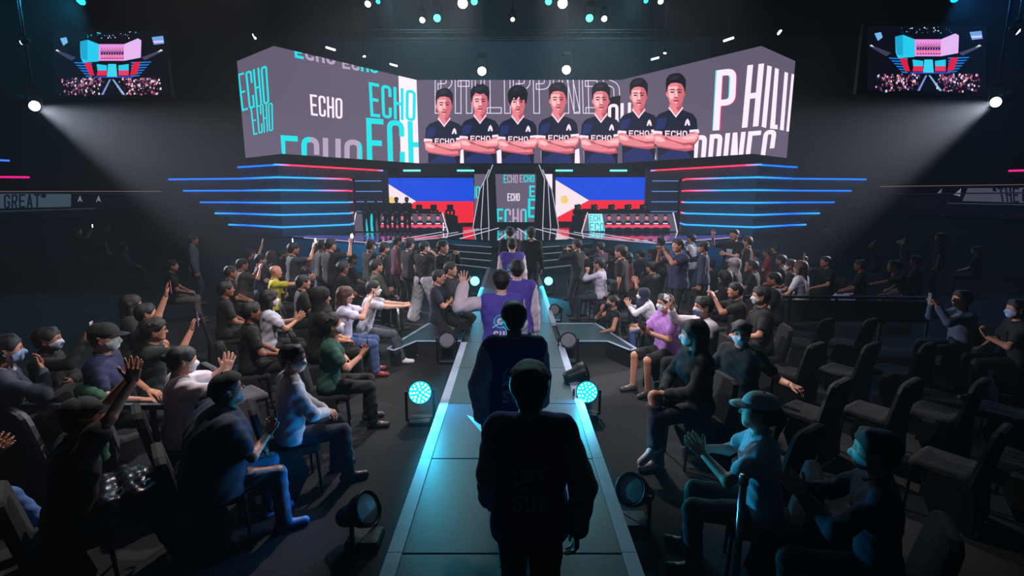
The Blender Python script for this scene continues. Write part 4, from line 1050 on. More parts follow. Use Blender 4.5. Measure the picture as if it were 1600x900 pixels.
# ---- hands, built once: wrist at origin, fingers along +y, palm faces -z, thumb on +x (mirrored for the other hand)
def hand_geo(kind, h, side):
    def f():
        fat = max(0, h - .0055) * .5
        curl = {'open': (.08, .12, .08), 'relax': (.35, .5, .35), 'grip': (.9, 1.25, .8), 'phone': (.25, .75, .6), 'point': (.9, 1.4, .9)}[kind]
        spread = {'open': .16, 'relax': .05, 'grip': .02, 'phone': .09, 'point': .02}[kind]
        P = [((x, .012, 0), (x * 1.3, .078, 0), .014 + fat, .0125 + fat, .012) for x in (-.024, -.008, .008, .022)]
        P.append(((0, -.03, 0), (0, .015, 0), .022 + fat, .020 + fat, .015))
        for i, (x, L) in enumerate(((.031, .072), (.0105, .080), (-.0105, .075), (-.0305, .058))):
            cu = (.05, .06, .04) if (kind == 'point' and i == 0) else curl
            a = Vector((x, .082 - abs(x) * .2, 0)); th = spread * (x / .02); ang = 0; r = .0090 + fat - (.001 if i == 3 else 0)
            for sg, cc in zip((.44, .32, .26), cu):
                ang += cc * (1 + .08 * i); d = Vector((math.sin(th) * math.cos(ang), math.cos(th) * math.cos(ang), -math.sin(ang)))
                b = a + d * L * sg; P.append((tuple(a), tuple(b), r, r * .92, .004)); a = b; r *= .92
        tc = {'open': (.75, .55), 'relax': (.45, .25), 'grip': (.25, -.35), 'phone': (.65, .3), 'point': (.2, -.4)}[kind]
        a = Vector((.020, .015, -.004)); b = Vector((.042, .040, -.012)); P.append((tuple(a), tuple(b), .015 + fat, .012 + fat, .012))
        c = b + Vector((math.sin(tc[0]) * .034, math.cos(tc[0]) * .034, -.008)); P.append((tuple(b), tuple(c), .011 + fat, .0098 + fat, .005))
        d = c + Vector((math.sin(tc[1]) * .026, math.cos(tc[1]) * .026, -.004)); P.append((tuple(c), tuple(d), .0098 + fat, .0085 + fat, .004))
        V, Q = blob(P, h, pad=.02)
        if side < 0: V = V * np.array([-1, 1, 1]); Q = Q[:, ::-1]
        return V, Q
    # thumb on +x when palm faces -z is a left hand seen from above
    return cached(('hand', kind, h, side), f)

def ik(a, b, l1, l2, pole):
    a = Vector(a); b = Vector(b); d = b - a; L = d.length
    if L > (l1 + l2) * .995: b = a + d * ((l1 + l2) * .995 / L); d = b - a; L = d.length
    x = (l1 * l1 - l2 * l2 + L * L) / (2 * L); y = math.sqrt(max(0, l1 * l1 - x * x)); u = d.normalized()
    p = Vector(pole); p = (p - u * p.dot(u)); p = p.normalized() if p.length > 1e-5 else u.orthogonal()
    return a + u * x + p * y, b
ARMS = {  # wrist targets: x outward, y forward, z above the hip line; elbow pole; hand kind; finger direction; palm normal
    'lap': ((.11, .30, .13), (.8, -.4, -.3), 'relax', (-.35, .9, -.25), (0, 0, -1)),
    'lapmid': ((.03, .30, .16), (.9, -.3, -.3), 'relax', (-.7, .6, -.2), (0, 0, -1)),
    'hang': ((.235, .04, -.09), (.3, -1, 0), 'relax', (0, .15, -1), (-1, 0, 0)),
    'swing': ((.225, .20, -.03), (.6, -1, -.3), 'relax', (-.1, .6, -.8), (-1, 0, 0)),
    'swingb': ((.235, -.06, -.04), (.9, -.8, 0), 'relax', (0, -.1, -1), (-1, 0, 0)),
    'behind': ((.05, -.14, .02), (1, -.2, .1), 'relax', (-.9, 0, -.3), (0, -1, 0)),
    'clap': ((.045, .36, .36), (.9, -.2, -.7), 'open', (-.12, .75, .65), (-1, 0, 0)),
    'clapup': ((.05, .34, .56), (.9, -.1, -.7), 'open', (-.15, .35, .9), (-1, .1, 0)),
    'clapover': ((.05, .26, .92), (1, .2, -.2), 'open', (-.12, .2, .95), (-1, .1, 0)),
    'phone': ((.075, .34, .60), (.7, -.1, -1), 'phone', (-.35, .35, .85), (-.55, .75, .1)),
    'phonelow': ((.06, .33, .34), (.8, -.2, -.8), 'phone', (-.4, .5, .75), (-.4, .5, .8)),
    'phone1': ((.14, .36, .70), (.7, 0, -1), 'phone', (-.2, .25, .95), (-.3, .9, 0)),
    'up': ((.22, .22, .92), (1, .1, -.5), 'open', (0, .15, 1), (0, 1, 0)),
    'wave': ((.40, .18, .62), (.9, -.3, -.8), 'open', (.05, .1, 1), (0, 1, 0)),
    'point': ((.30, .46, .50), (.6, 0, -1), 'point', (.2, .9, .2), (0, 0, -1)),
    'reach': ((.10, .54, .50), (.7, 0, -1), 'grip', (-.2, .9, .2), (0, 0, -1)),
    'side': ((.56, .10, .30), (.2, -.6, -.8), 'relax', (.95, .1, -.1), (0, 0, -1)),
    'cam': ((.075, .24, .56), (1, 0, -.9), 'grip', (-.6, .5, .5), (-.6, .4, .2)),
    'head': ((.08, .06, .74), (1, .4, .1), 'relax', (-.7, 0, .5), (-.3, -.6, -.6)),
    'chin': ((.05, .22, .50), (1, .2, -.9), 'relax', (-.3, .1, .95), (0, -1, 0)),
    'fold': ((-.06, .20, .26), (1, .1, -.6), 'relax', (-.95, .2, 0), (0, -1, 0)),
    'desk': ((.16, .42, .26), (.8, -.3, -.6), 'relax', (-.2, .95, -.1), (0, 0, -1)),
}
SKINS = {'tan': (188, 132, 106), 'light': (214, 164, 140), 'brown': (142, 92, 68)}
def skin_mat(k): return mat('skin_' + k, SKINS[k], .5, 0, .06, 20)
M_EYE = mat('eye_dark', (24, 18, 18), .3, 0, 0)
def cloth(rgb):
    if max(rgb) < 42: rgb = tuple(int(v * .55) for v in rgb)       # black fabric
    return mat('cloth', rgb, .85, 0, .18, 22, .25, 120)
def leather(rgb): return mat('shoe_material', rgb, .5, 0, .1, 20)
HAIRC = {'black': (14, 12, 14), 'brown': (70, 40, 26), 'dark': (26, 20, 20)}
def build_person(spec):
    """geometry of one person in its own space: base at the origin, facing +y. Returns dict of (V, Q) and joints"""
    lod = spec['lod']; hb, hh, hn = {0: (.011, .0062, .0046), 1: (.0155, .0085, .0068), 2: (.021, .0115, .0095)}[lod]
    pose = spec['pose']; fat = spec.get('fat', 1.0); fem = spec.get('fem', False); sc = spec.get('h', 1.0)
    lean = R(spec.get('lean', 4 if pose == 'sit' else 2)); roll = R(spec.get('roll', 0))
    hip = Vector((0, 0, .53 if pose == 'sit' else (.60 if pose == 'crouch' else (.14 if pose == 'floor' else .90))))
    rot = Matrix.Rotation(-lean, 3, 'X') @ Matrix.Rotation(roll, 3, 'Y')
    T = lambda x, y, z: tuple(hip + rot @ Vector((x, y, z)))
    sw = .93 if fem else 1.0; tl = 1.0
    torso = [((-.07, -.01, .02), (.07, -.01, .02), .105), ((-.065, 0, .13), (.065, 0, .13), .093), ((-.07, 0, .24), (.07, 0, .24), .093), ((-.088, .005, .34), (.088, .005, .34), .098), ((-.10, 0, .42), (.10, 0, .42), .086)]
    tp = [(T(*a), T(*b), r * (fat if i < 4 else (1 + (fat - 1) * .5)), r * (fat if i < 4 else (1 + (fat - 1) * .5)), .05) for i, (a, b, r) in enumerate(torso)]
    shw = .158 * sw * (1 + (fat - 1) * .45)
    sh = (T(-shw, -.005, .47), T(shw, -.005, .47), .056, .056, .045)
    if fem: tp.append((T(-.06, .085, .34), T(.06, .085, .34), .04, .04, .04))
    neck = (T(0, -.01, .47), T(0, .012, .58), .055, .05, .04)
    # head
    hy, hp_, hr = R(spec.get('hy', 0)), R(spec.get('hp', 0)), R(spec.get('hr', 0))
    hc = Vector(T(0, .02 + spec.get('hf', 0), .68))
    HM = Matrix.Translation(hc) @ Matrix.Rotation(hy, 4, 'Z') @ Matrix.Rotation(-hp_, 4, 'X') @ Matrix.Rotation(hr, 4, 'Y')
    # legs
    legs = []; feet = []
    def leg(s, foot, knee_pole, lift=0, toe=None, kneepos=None):
        h0 = hip + Vector((s * .085, 0, 0)); ankle = Vector(foot) + Vector((0, 0, .085 + lift))
        k, an = ik(h0, ankle, .43, .41, knee_pole); legs.append((s, h0, k, an)); feet.append((s, an, toe or (s * .15, 1, 0), lift))
    lg = spec.get('legs', 'std')
    if pose == 'sit':
        if lg == 'cross': leg(-1, (-.10, .40, 0), (-.2, 1, .6)); legs.append((1, hip + Vector((.085, 0, 0)), hip + Vector((-.02, .42, .12)), Vector((-.24, .50, .30)))); feet.append((1, Vector((-.24, .50, .30)), (-.3, 1, -.5), .2))
        elif lg == 'wide': leg(-1, (-.26, .42, 0), (-.6, 1, .5)); leg(1, (.26, .42, 0), (.6, 1, .5))
        elif lg == 'out': leg(-1, (-.12, .62, 0), (0, 1, 1)); leg(1, (.14, .56, 0), (0, 1, 1))
        else: leg(-1, (-.13, .40, 0), (-.1, 1, .6)); leg(1, (.13, .44, 0), (.1, 1, .6))
    elif pose == 'floor': leg(-1, (.02, .30, -.03), (-1, .4, .3)); leg(1, (.0, .38, -.03), (1, .4, .3))
    elif pose == 'crouch': leg(-1, (-.12, .12, 0), (-.5, 1, .2)); leg(1, (.14, .02, 0), (.5, 1, .2))
    elif lg == 'walk': leg(-1, (-.08, .24, 0), (0, 1, .1)); leg(1, (.08, -.26, 0), (0, 1, .1), .05, (.1, 1, -.5))
    elif lg == 'wide': leg(-1, (-.30, 0, 0), (-.4, 1, .1)); leg(1, (.30, .05, 0), (.4, 1, .1))
    else: leg(-1, (-.11, 0, 0), (-.1, 1, .1)); leg(1, (.11, .02, 0), (.1, 1, .1))
    # arms
    arms = []
    for s, a in ((-1, spec.get('la', 'lap')), (1, spec.get('ra', 'lap'))):
        w, pole, kind, fd, pn = ARMS[a] if isinstance(a, str) else (ARMS[a[0]][:0] + (a[1],) + ARMS[a[0]][1:])
        s0 = Vector(T(s * shw * 1.06, -.005, .462)); w = hip + (rot @ Vector((s * w[0], w[1], w[2])) if a not in ('lap', 'hang') else Vector((s * w[0], w[1], w[2])))
        e, wr = ik(s0, w, .285, .25, (s * pole[0], pole[1], pole[2]))
        arms.append((s, s0, e, wr, kind, Vector((s * fd[0], fd[1], fd[2])).normalized(), Vector((s * pn[0], pn[1], pn[2])).normalized()))
    body = list(tp) + [sh, neck]
    for (s, h0, k, an) in legs:
        body += [(tuple(h0), tuple(k), .078 * (1 + (fat - 1) * .6), .053, .035), (tuple(k), tuple(an), .052, .036, .02)]
    for (s, an, toe, lift) in feet:
        t = Vector(toe).normalized(); body.append((tuple(an + Vector((0, 0, -.03)) - t * .03), tuple(an + Vector((0, 0, -.045)) + t * .15), .034, .028, .02))
    for (s, s0, e, wr, kind, fd, pn) in arms:
        body += [(tuple(s0), tuple(e), .048 * (1 + (fat - 1) * .5), .039, .03), (tuple(e), tuple(wr), .040, .026, .02)]
    parts = [blob(body, hb)]
    out = {}
    Vh, Qh = head_geo(hh); parts.append((xf(Vh, HM), Qh)); hands = []
    for (s, s0, e, wr, kind, fd, pn) in arms:
        y = fd; z = -(pn - y * pn.dot(y)).normalized(); x = y.cross(z)
        # thumb side: towards the middle / upward
        M = Matrix.Translation(wr) @ Matrix(((x.x, y.x, z.x), (x.y, y.y, z.y), (x.z, y.z, z.z))).to_4x4()
        Vk, Qk = hand_geo(kind, hn, 1 if s < 0 else -1) if False else hand_geo(kind, hn, -1 if s > 0 else 1)
        parts.append((xf(Vk, M), Qk)); hands.append((wr + fd * .08 + pn * .02, fd, pn))
    V, Q = merge(parts); nb = len(Q)
    Ve, Qe = eyes_geo(); V, Q = merge([(V, Q), (xf(Ve, HM), Qe)])
    out['body'] = (V, Q, nb); out['HM'] = HM; out['hands'] = hands; out['lod'] = lod; out['arms'] = arms
    # clothes
    w = .004 if lod < 2 else .003
    g = spec.get('loose', .014)
    top = [(a, b, ra + g, rb + g, k) for a, b, ra, rb, k in tp] + [(sh[0], sh[1], .056 + g, .056 + g, .045)]
    sl = spec.get('sleeve', .62)
    slv = []
    for (s, s0, e, wr, kind, fd, pn) in arms:
        if sl > 0:
            if sl <= 1: q = s0.lerp(e, sl); slv += [(tuple(s0), tuple(q), .050 * (1 + (fat - 1) * .5) + g, .050 + g, .03)]
            else:
                q = e.lerp(wr, min(.96, sl - 1)); slv += [(tuple(s0), tuple(e), .050 * (1 + (fat - 1) * .5) + g, .042 + g, .03), (tuple(e), tuple(q), .042 + g, .032 + g, .02)]
    hem = spec.get('hem', 0)
    top.append((T(-.075, -.01, -.05 - hem), T(.075, -.01, -.05 - hem), .100 * fat + g, .100 * fat + g, .04) if pose != 'sit' else (T(-.075, .0, .0), T(.075, .0, .0), .105 * fat + g, .105 * fat + g, .04))
    cuts = [(T(0, 0, -.08 - hem if pose != 'sit' else -.045), tuple(rot @ Vector((0, 0, -1))))]
    if spec.get('split_sleeve'):
        out['shirt'] = blob(top, hb, cuts, w); out['sleeve'] = []
        for i in range(0, len(slv), 2): out['sleeve'].append(blob([slv[i], slv[i + 1]], hb, (), w))
    else: out['shirt'] = blob(top + slv, hb, cuts, w)
    if spec.get('collar', True): 
        m = MB(); ncen = Vector(T(0, .0, .522)); n = 14
        ring = [ncen + rot @ Vector((.062 * math.cos(t), .058 * math.sin(t) + .004, .012 - .02 * math.sin(t))) for t in [2 * math.pi * i / n for i in range(n)]]
        for i in range(n): m.tube(ring[i], ring[(i + 1) % n], .015, n=8, caps=False)
        out['collar'] = (np.array([tuple(v) for v in m.v]), np.array(m.f))
    lowf = spec.get('trouser', .97); g2 = spec.get('tloose', .013)
    tr = [(T(-.07, -.01, .03), T(.07, -.01, .03), .107 * fat + .004, .107 * fat + .004, .03), (tuple(hip + Vector((-.05, -.02, -.02))), tuple(hip + Vector((.05, -.02, -.02))), .10, .10, .03)]
    for (s, h0, k, an) in legs:
        if lowf > .5: tr += [(tuple(h0), tuple(k), .080 * (1 + (fat - 1) * .6) + g2, .056 + g2, .03), (tuple(k), tuple(k.lerp(an, lowf)), .055 + g2, .042 + g2 * 1.4, .015)]
        else: tr += [(tuple(h0), tuple(h0.lerp(k, .85)), .080 + g2, .068 + g2, .03)]
    out['trousers'] = blob(tr, hb, [(T(0, 0, .10), tuple(rot @ Vector((0, 0, 1))))], w)
    out['shoes'] = []
    for (s, an, toe, lift) in feet:
        t = Vector(toe).normalized(); bz = an.z - .085
        a = an + Vector((0, 0, -.045)) - t * .035; b = an + Vector((0, 0, -.052)) + t * .155
        cut = [((0, 0, bz if lift < .01 else -1), (0, 0, -1))]
        out['shoes'].append(blob([(tuple(a), tuple(b), .042, .036, .01), (tuple(an - t * .01 + Vector((0, 0, -.02))), tuple(an + t * .04 + Vector((0, 0, -.03))), .042, .038, .02)], min(hb, .014), cut))
    out['top'] = HM @ Vector((0, 0, .14)); out['T'] = T; out['rot'] = rot; out['hip'] = hip
    return out
NAMES_SEEN = {}
ALL_PEOPLE = []
PSCALE = 1.12
PLACED = []
def person(px, py, label, face=0, pose='sit', base=0.0, dist=None, pos=None, group=None, who=None, scale=PSCALE, **k):
    """px, py: where the top of the head shows. face: degrees counter-clockwise from the stage direction"""
    if k.get('cap_c') and k.get('hair', 'short') in ('short', 'messy'): k['hair'] = 'fade'
    spec = dict(pose=pose, **k)
    htop = base + {'sit': 1.33, 'stand': 1.70, 'crouch': 1.40, 'floor': .94}[pose] * scale
    p0 = at(px, py, z=htop) if pos is None else Vector((*pos, htop))
    d = p0.y
    spec['lod'] = k.get('lod', 0 if d < 8.2 else (1 if d < 12.5 else 2))
    key = ('person', tuple(sorted((a, str(b)) for a, b in spec.items() if a not in ('top', 'bottom', 'skin', 'hair_c', 'shoe_c', 'sleeve_c', 'mask_c', 'cap_c', 'hijab_c'))))
    G = cached(key, lambda: build_person(spec))
    rz = R(face)
    Rm = Matrix.Rotation(rz, 3, 'Z'); t0 = Rm @ Vector(G['top'])
    if pos is not None: t = t0 * scale
    else:
        # the head stays on its sight line; people differ a little in size so that nobody sits in a neighbour's lap
        best = None
        for dx in (0, 5, -5, 10, -10, 16, -16, 22, -22):
            for ds in (0, .05, -.05, .09, -.09, -.13):
                sc_ = scale + ds; t = t0 * sc_; p = at(px + dx, py, z=base + t.z); q = (p.x - t.x, p.y - t.y)
                gap = min([math.hypot(q[0] - o[0], q[1] - o[1]) - (.68 if pose == o[2] == 'sit' else .58) for o in PLACED] + [9])
                if best is None or gap > best[0] + .02: best = (gap, sc_, t, p)
                if gap >= 0: break
            if best[0] >= 0: break
        _, scale, t, p0 = best
    PLACED.append((p0.x - t.x, p0.y - t.y, pose))
    root = empty('person', (p0.x - t.x, p0.y - t.y, base), rz); root.scale = (scale,) * 3
    tag(root, label, 'person', group)
    def part(name, gkey, VQ, mats, mi=None):
        me = cached((key, gkey, 'me'), lambda: mesh_np(name, VQ[0], VQ[1]))
        new = len(me.materials) == 0
        o = link(name, me, mats, root)
        if new and mi is not None:
            arr = np.zeros(len(me.polygons), np.int32); arr[mi:] = 1; me.polygons.foreach_set('material_index', arr)
        elif not new and not isinstance(mats, (list, tuple)) and me.materials[0] != mats:
            o.material_slots[0].link = 'OBJECT'; o.material_slots[0].material = mats
        elif not new and isinstance(mats, (list, tuple)):
            for i, m_ in enumerate(mats):
                if me.materials[i] != m_: o.material_slots[i].link = 'OBJECT'; o.material_slots[i].material = m_
        return o
    body = part('body', 'body', G['body'][:2], [skin_mat(k.get('skin', 'tan')), M_EYE], G['body'][2])
    top = cloth(k.get('top', (20, 20, 24)))
    part('shirt', 'shirt', G['shirt'], top)
    for i, s in enumerate(G.get('sleeve', [])): part('sleeve', ('sleeve', i), s, cloth(k.get('sleeve_c', (210, 205, 215))))
    if 'collar' in G: part('collar', 'collar', G['collar'], cloth(k.get('collar_c', k.get('top', (20, 20, 24)))))
    part('trousers', 'trousers', G['trousers'], cloth(k.get('bottom', (22, 22, 28))))
    for i, s in enumerate(G['shoes']): part('shoe', ('shoe', i), s, leather(k.get('shoe_c', (40, 40, 44))))
    lod = spec['lod']; hh = {0: .0062, 1: .0085, 2: .0115}[lod]
    def hpart(name, key2, VQ, m):
        me = cached(('hm', key2, lod), lambda: mesh_np(name, VQ[0], VQ[1]))
        o = link(name, me, m, root); o.matrix_local = G['HM']
        if me.materials[0] != m: o.material_slots[0].link = 'OBJECT'; o.material_slots[0].material = m
        return o
    if k.get('hijab_c'): hpart('headscarf', 'hijab', hijab_geo(hh), cloth(k['hijab_c']))
    elif not k.get('bald'): hpart('hair', ('hair', k.get('hair', 'short')), hair_geo(k.get('hair', 'short'), hh), mat('hair', HAIRC[k.get('hair_c', 'black')], .55, 0, .3, 60, .5, 200))
    if k.get('cap_c'): hpart('cap', ('cap', k.get('capback', False)), cap_geo(hh * .8, k.get('capback', False)), cloth(k['cap_c']))
    if k.get('mask'):
        mo = hpart('face_mask', 'mask', mask_geo(hh * .8), mat('mask_fabric', k.get('mask_c', (225, 225, 232)), .75, 0, .03))
        if lod < 2:
            me = cached(('straps', 'me'), lambda: mesh_np('ear_loop', *straps_geo())); so = link('ear_loop', me, mat('mask_fabric', (225, 225, 232), .75, 0, .03), mo)
    if k.get('glasses'): hpart('glasses', 'glasses', glasses_geo(), M_BLACK)
    if k.get('headset'): hpart('headset', 'headset', headset_geo(), M_BLACK)
    root['_h'] = 0; del root['_h']
    W = Matrix.Translation(root.location) @ Matrix.Rotation(rz, 4, 'Z') @ Matrix.Diagonal((scale, scale, scale, 1))
    if pose == 'sit' and who:
        chair(root.location.x, root.location.y, rz, ('dark padded chair under the ' if not k.get('chair_c') else 'lighter grey padded chair under the ') + who, rgb=k.get('chair_c', (30, 30, 35)))
    ALL_PEOPLE.append((root, G, W, label, spec))
    return root, G, W
def world_hand(P, i):
    root, G, W = P; c, fd, pn = G['hands'][i]; R3 = W.to_3x3(); return W @ c, (R3 @ fd).normalized(), (R3 @ pn).normalized()
def phone(P, hand, label, back=(40, 42, 52), wide=False, lit=None, up=None, torch=False):
    """a smartphone held in hand 0 (left), 1 (right) or 2 (between both)"""
    root, G, W = P
    if hand == 2:
        a, f0, n0 = world_hand(P, 0); b, f1, n1 = world_hand(P, 1); c = (a + b) / 2
    else: c, f0, n0 = world_hand(P, hand)
    fwd = W.to_3x3() @ Vector((0, 1, 0)); c = c + fwd * .025 + Vector((0, 0, .03))
    t = empty('smartphone', c); t.scale = (1.12,) * 3; tag(t, label, 'phone')
    t.rotation_euler = (W.to_3x3()).to_euler()
    w, h = (.155, .075) if wide else (.075, .155)
    MB().box(-w / 2, w / 2, -.004, .004, -h / 2, h / 2, .004).build('case', mat('phone_case', back, .35, .1, 0), t)
    MB().box(-w / 2 + .004, w / 2 - .004, -.0048, -.0042, -h / 2 + .006, h / 2 - .006).build('display', glow('phone_display', lit, .8) if lit else mat('phone_glass', (12, 14, 18), .1, 0, 0), t)
    cx, cz = -w / 2 + .018, h / 2 - .018
    m = MB()
    for dx, dz in ((0, 0), (0, -.017), (.015, -.008)): m.tube((cx + dx, .004, cz + dz), (cx + dx, .0065, cz + dz), .0055, n=10)
    m.build('camera_lens', M_GLASSK, t)
    if torch:
        MB().tube((cx + .02, .004, cz + .004), (cx + .02, .0075, cz + .004), .024, n=12).build('torch', glow('phone_torch', (255, 255, 255), 8), t)
    return t
# ---- chairs
def chair_proto():
    def f():
        frame = MB()
        for sx_ in (-.2, .2):
            frame.tube((sx_, .2, 0), (sx_, .18, .42), .012, n=8); frame.tube((sx_, -.22, 0), (sx_, -.2, .42), .012, n=8)
            frame.tube((sx_, .18, .42), (sx_, -.2, .42), .012, n=8); frame.tube((sx_, -.2, .42), (sx_, -.3, .92), .012, n=8)
        legs = [MB().tube((a, b, 0), (a * .96, b * .9, .41), .013, n=8).mesh('leg') for a in (-.21, .21) for b in (-.22, .2)]
        seat = blob([((-.17, -.17, .43), (.17, -.17, .43), .045, .045, .02), ((-.17, .17, .43), (.17, .17, .43), .045, .045, .02), ((-.17, -.17, .43), (-.17, .17, .43), .045, .045, .02), ((.17, -.17, .43), (.17, .17, .43), .045, .045, .02), ((-.09, -.17, .435), (-.09, .17, .435), .045, .045, .03), ((0, -.17, .435), (0, .17, .435), .045, .045, .03), ((.09, -.17, .435), (.09, .17, .435), .045, .045, .03)], .016)
        return legs, mesh_np('seat', *seat)
    return cached('chair', f)
def back_mesh():
    def f():
        m = MB(); n = 9
        prof = [(-.235, .40), (-.24, .60), (-.232, .78), (-.21, .855), (-.14, .885), (.14, .885), (.21, .855), (.232, .78), (.24, .60), (.235, .40)]
        def P(x, z, t): y = -.215 - (z - .40) * .20 + t; return (x, y, z)
        vs = [P(x, z, .0) for x, z in prof] + [P(x * .93, .40 + (z - .40) * .985, .035) for x, z in prof] + [P(x * .93, .40 + (z - .40) * .985, -.03) for x, z in prof]
        k = len(prof); fs = [tuple(range(k, 2 * k))[::-1], tuple(range(2 * k, 3 * k))]
        for i in range(k): j = (i + 1) % k; fs += [(i, j, k + j, k + i), (j, i, 2 * k + i, 2 * k + j)]
        m.add(vs, fs); return m.mesh('backrest')
    return cached('chair_back', f)
def chair(x, y, rz, label, group=None, rgb=(46, 46, 52), skirt=True):
    legs, seat = chair_proto(); bm = back_mesh()
    root = tag(empty('padded_chair', (x, y, 0), rz), label, 'chair', group); root.scale = (1.08, 1.08, 1.1)
    c = cloth(rgb)
    def ad(name, me, m):
        o = link(name, me, m, root)
        if me.materials[0] != m: o.material_slots[0].link = 'OBJECT'; o.material_slots[0].material = m
    ad('seat', seat, c); ad('backrest', bm, c)
    for l in legs: ad('leg', l, M_BLACK)
    def sk():
        # fabric cover hanging down the two sides and the back, flaring a little
        m = MB()
        for s in (-1, 1):
            a = [(s * .225, -.23, .44), (s * .225, .05, .44), (s * .235, .10, .25), (s * .255, -.02, .02), (s * .25, -.26, .02)]
            b = [(px_ - s * .008, py_, pz_) for px_, py_, pz_ in a]; n = 5
            m.add(a + b, [tuple(range(n)), tuple(range(2 * n - 1, n - 1, -1))] + [(i, n + i, n + (i + 1) % n, (i + 1) % n) for i in range(n)])
        m.add([(-.225, -.235, .46), (.225, -.235, .46), (.25, -.27, .02), (-.25, -.27, .02), (-.225, -.227, .46), (.225, -.227, .46), (.25, -.262, .02), (-.25, -.262, .02)], [(0, 1, 2, 3), (7, 6, 5, 4), (0, 3, 7, 4), (1, 5, 6, 2)])
        return m.mesh('cover_skirt')
    if skirt: ad('cover_skirt', cached('skirt', sk), c)
    return root
# ------------------------------------------------------------------ players walking the runway, near to far
def back_print(P, items, collar=None):
    """polygons given in (x, z above the hip) printed on the back of the jacket"""
    root, G, W = P; V, Q = G['shirt']
    bv = BVHTree.FromPolygons([tuple(v) for v in V], [tuple(int(i) for i in q) for q in Q])
    for name, polys, m in items:
        vs = []; fs = []
        for pl in polys:
            idx = []
            for x, z in pl:
                h = bv.ray_cast(Vector((x, -.8, G['hip'].z + z)), Vector((0, 1, 0)))
                y = (h[0].y if h[0] is not None else -.12) - .005
                idx.append(len(vs)); vs.append((x, y, G['hip'].z + z))
            fs.append(tuple(idx)); vs2 = vs
        me = bpy.data.meshes.new(name); me.from_pydata(vs, [], fs); me.update(); link(name, me, m, root)
def ring(cx, cz, r0, r1, n=20):
    return [[(cx + r0 * math.cos(a), cz + r0 * math.sin(a)), (cx + r1 * math.cos(a), cz + r1 * math.sin(a)), (cx + r1 * math.cos(b), cz + r1 * math.sin(b)), (cx + r0 * math.cos(b), cz + r0 * math.sin(b))] for a, b in ((2 * math.pi * i / n, 2 * math.pi * (i + 1) / n) for i in range(n))]
def jacket_back(P):
    word = []
    for q in text_quads('SUN', 1.9, .34, .22): word.append([((p.x - .95) * .095, .10 + p.y * .085) for p in q])
    swirl = [[(-.10 + .02 * i, .215 + .012 * i), (-.08 + .02 * i, .222 + .012 * i), (-.083 + .02 * i, .236 + .013 * i), (-.103 + .02 * i, .228 + .013 * i)] for i in range(9)]
    back_print(P, [('back_badge', ring(-.015, .285, .058, .075) , cloth((70, 190, 225))), ('back_badge', ring(-.015, .285, .012, .04), cloth((205, 210, 225))),
                   ('back_swoosh', swirl, cloth((170, 220, 235))), ('back_lettering', word, cloth((225, 225, 235)))])
PUR = (82, 66, 158); PALE = (214, 196, 202)
JK = dict(pose='stand', scale=1.06, base=RZ, loose=.032, split_sleeve=True, sleeve=1.95, sleeve_c=PALE, top=PUR, collar_c=(190, 190, 210), bottom=(24, 24, 34), tloose=.02, hem=.02)
RP = [person(828, 566, 'person in dark varsity jacket walking away, nearest on the runway', 0, legs='walk', la='swing', ra='swingb', skin='tan', hair='messy', hy=-8, hp=-8, **{**JK, 'loose': .026, 'scale': 1.03}),
      person(803, 468, 'person in dark varsity jacket walking away, second nearest on the runway', 3, legs='walk', la='swingb', ra='swing', hair='short', **JK),
      person(783, 419, 'person in purple and white varsity jacket waving with raised left hand on the runway', 4, legs='walk', la='wave', ra='swing', skin='light', hair='fade', **JK),
      person(808, 403, 'person in purple varsity jacket walking just right of the waving person', -2, legs='walk', la='swing', ra='hang', skin='light', hair='short', **{**JK, 'lean': 3}),
      person(800, 371, 'person in purple varsity jacket walking first in the line', 0, legs='walk', la='hang', ra='hang', skin='light', hair='fade', **{**JK, 'lean': 1})]
for P in RP: jacket_back(P)
person(801, 357, 'person in black leading the line up to the steps, left of two', 8, 'stand', base=RZ, pos=(-.05, 12.3), legs='walk', la='hang', ra='fold', top=(16, 16, 20), sleeve=1.9, hair='short')
person(823, 357, 'person in black leading the line up to the steps, right of two', -5, 'stand', base=RZ, pos=(.45, 12.0), legs='walk', la='hang', ra='hang', top=(16, 16, 20), sleeve=1.9, hair='messy')

# ------------------------------------------------------------------ left audience, near rows
NAVY, BLK, GR, WHT, JEAN = (24, 34, 60), (12, 12, 16), (150, 150, 158), (226, 222, 232), (70, 96, 130)
P = person(345, 583, 'large person in navy T-shirt and backwards cap holding a phone, jeans and blue shoes', -52, who='large person in the backwards cap', fat=1.8, lean=12, hp=-12, la='lap', ra='phonelow', top=(22, 36, 60), bottom=JEAN, cap_c=(22, 24, 32), capback=True, shoe_c=(70, 130, 190), glasses=True, loose=.03)
phone(P, 1, 'phone upright in the hand of the large person in the backwards cap', (20, 22, 28))
P2 = P = person(124, 620, 'person in black T-shirt and dark cap clapping with both hands overhead', -48, who='person clapping overhead', lean=10, la='clapover', ra='clapover', top=(18, 20, 26), bottom=(60, 88, 120), cap_c=(20, 22, 30), legs='out', shoe_c=(110, 170, 210), skin='light', loose=.03)
r2 = P2[0].location; f2 = P2[2].to_3x3() @ Vector((0, 1, 0))
t = empty('puffer_jacket', (r2.x + f2.x * .30, r2.y + f2.y * .30, .68), P2[0].rotation_euler.z); tag(t, 'shiny black puffer jacket heaped on the lap of the person clapping overhead', 'jacket')
V, Q = blob([((-.2, -.1, .03), (.2, -.12, .03), .07, .07, .05), ((-.22, .02, .04), (.2, .04, .05), .075, .07, .04), ((-.2, .13, .03), (.22, .15, .02), .065, .06, .04), ((.2, .15, .02), (.26, .2, -.2), .06, .05, .04), ((-.22, .1, 0), (-.27, .12, -.2), .06, .045, .04)], .013, wob=.008)
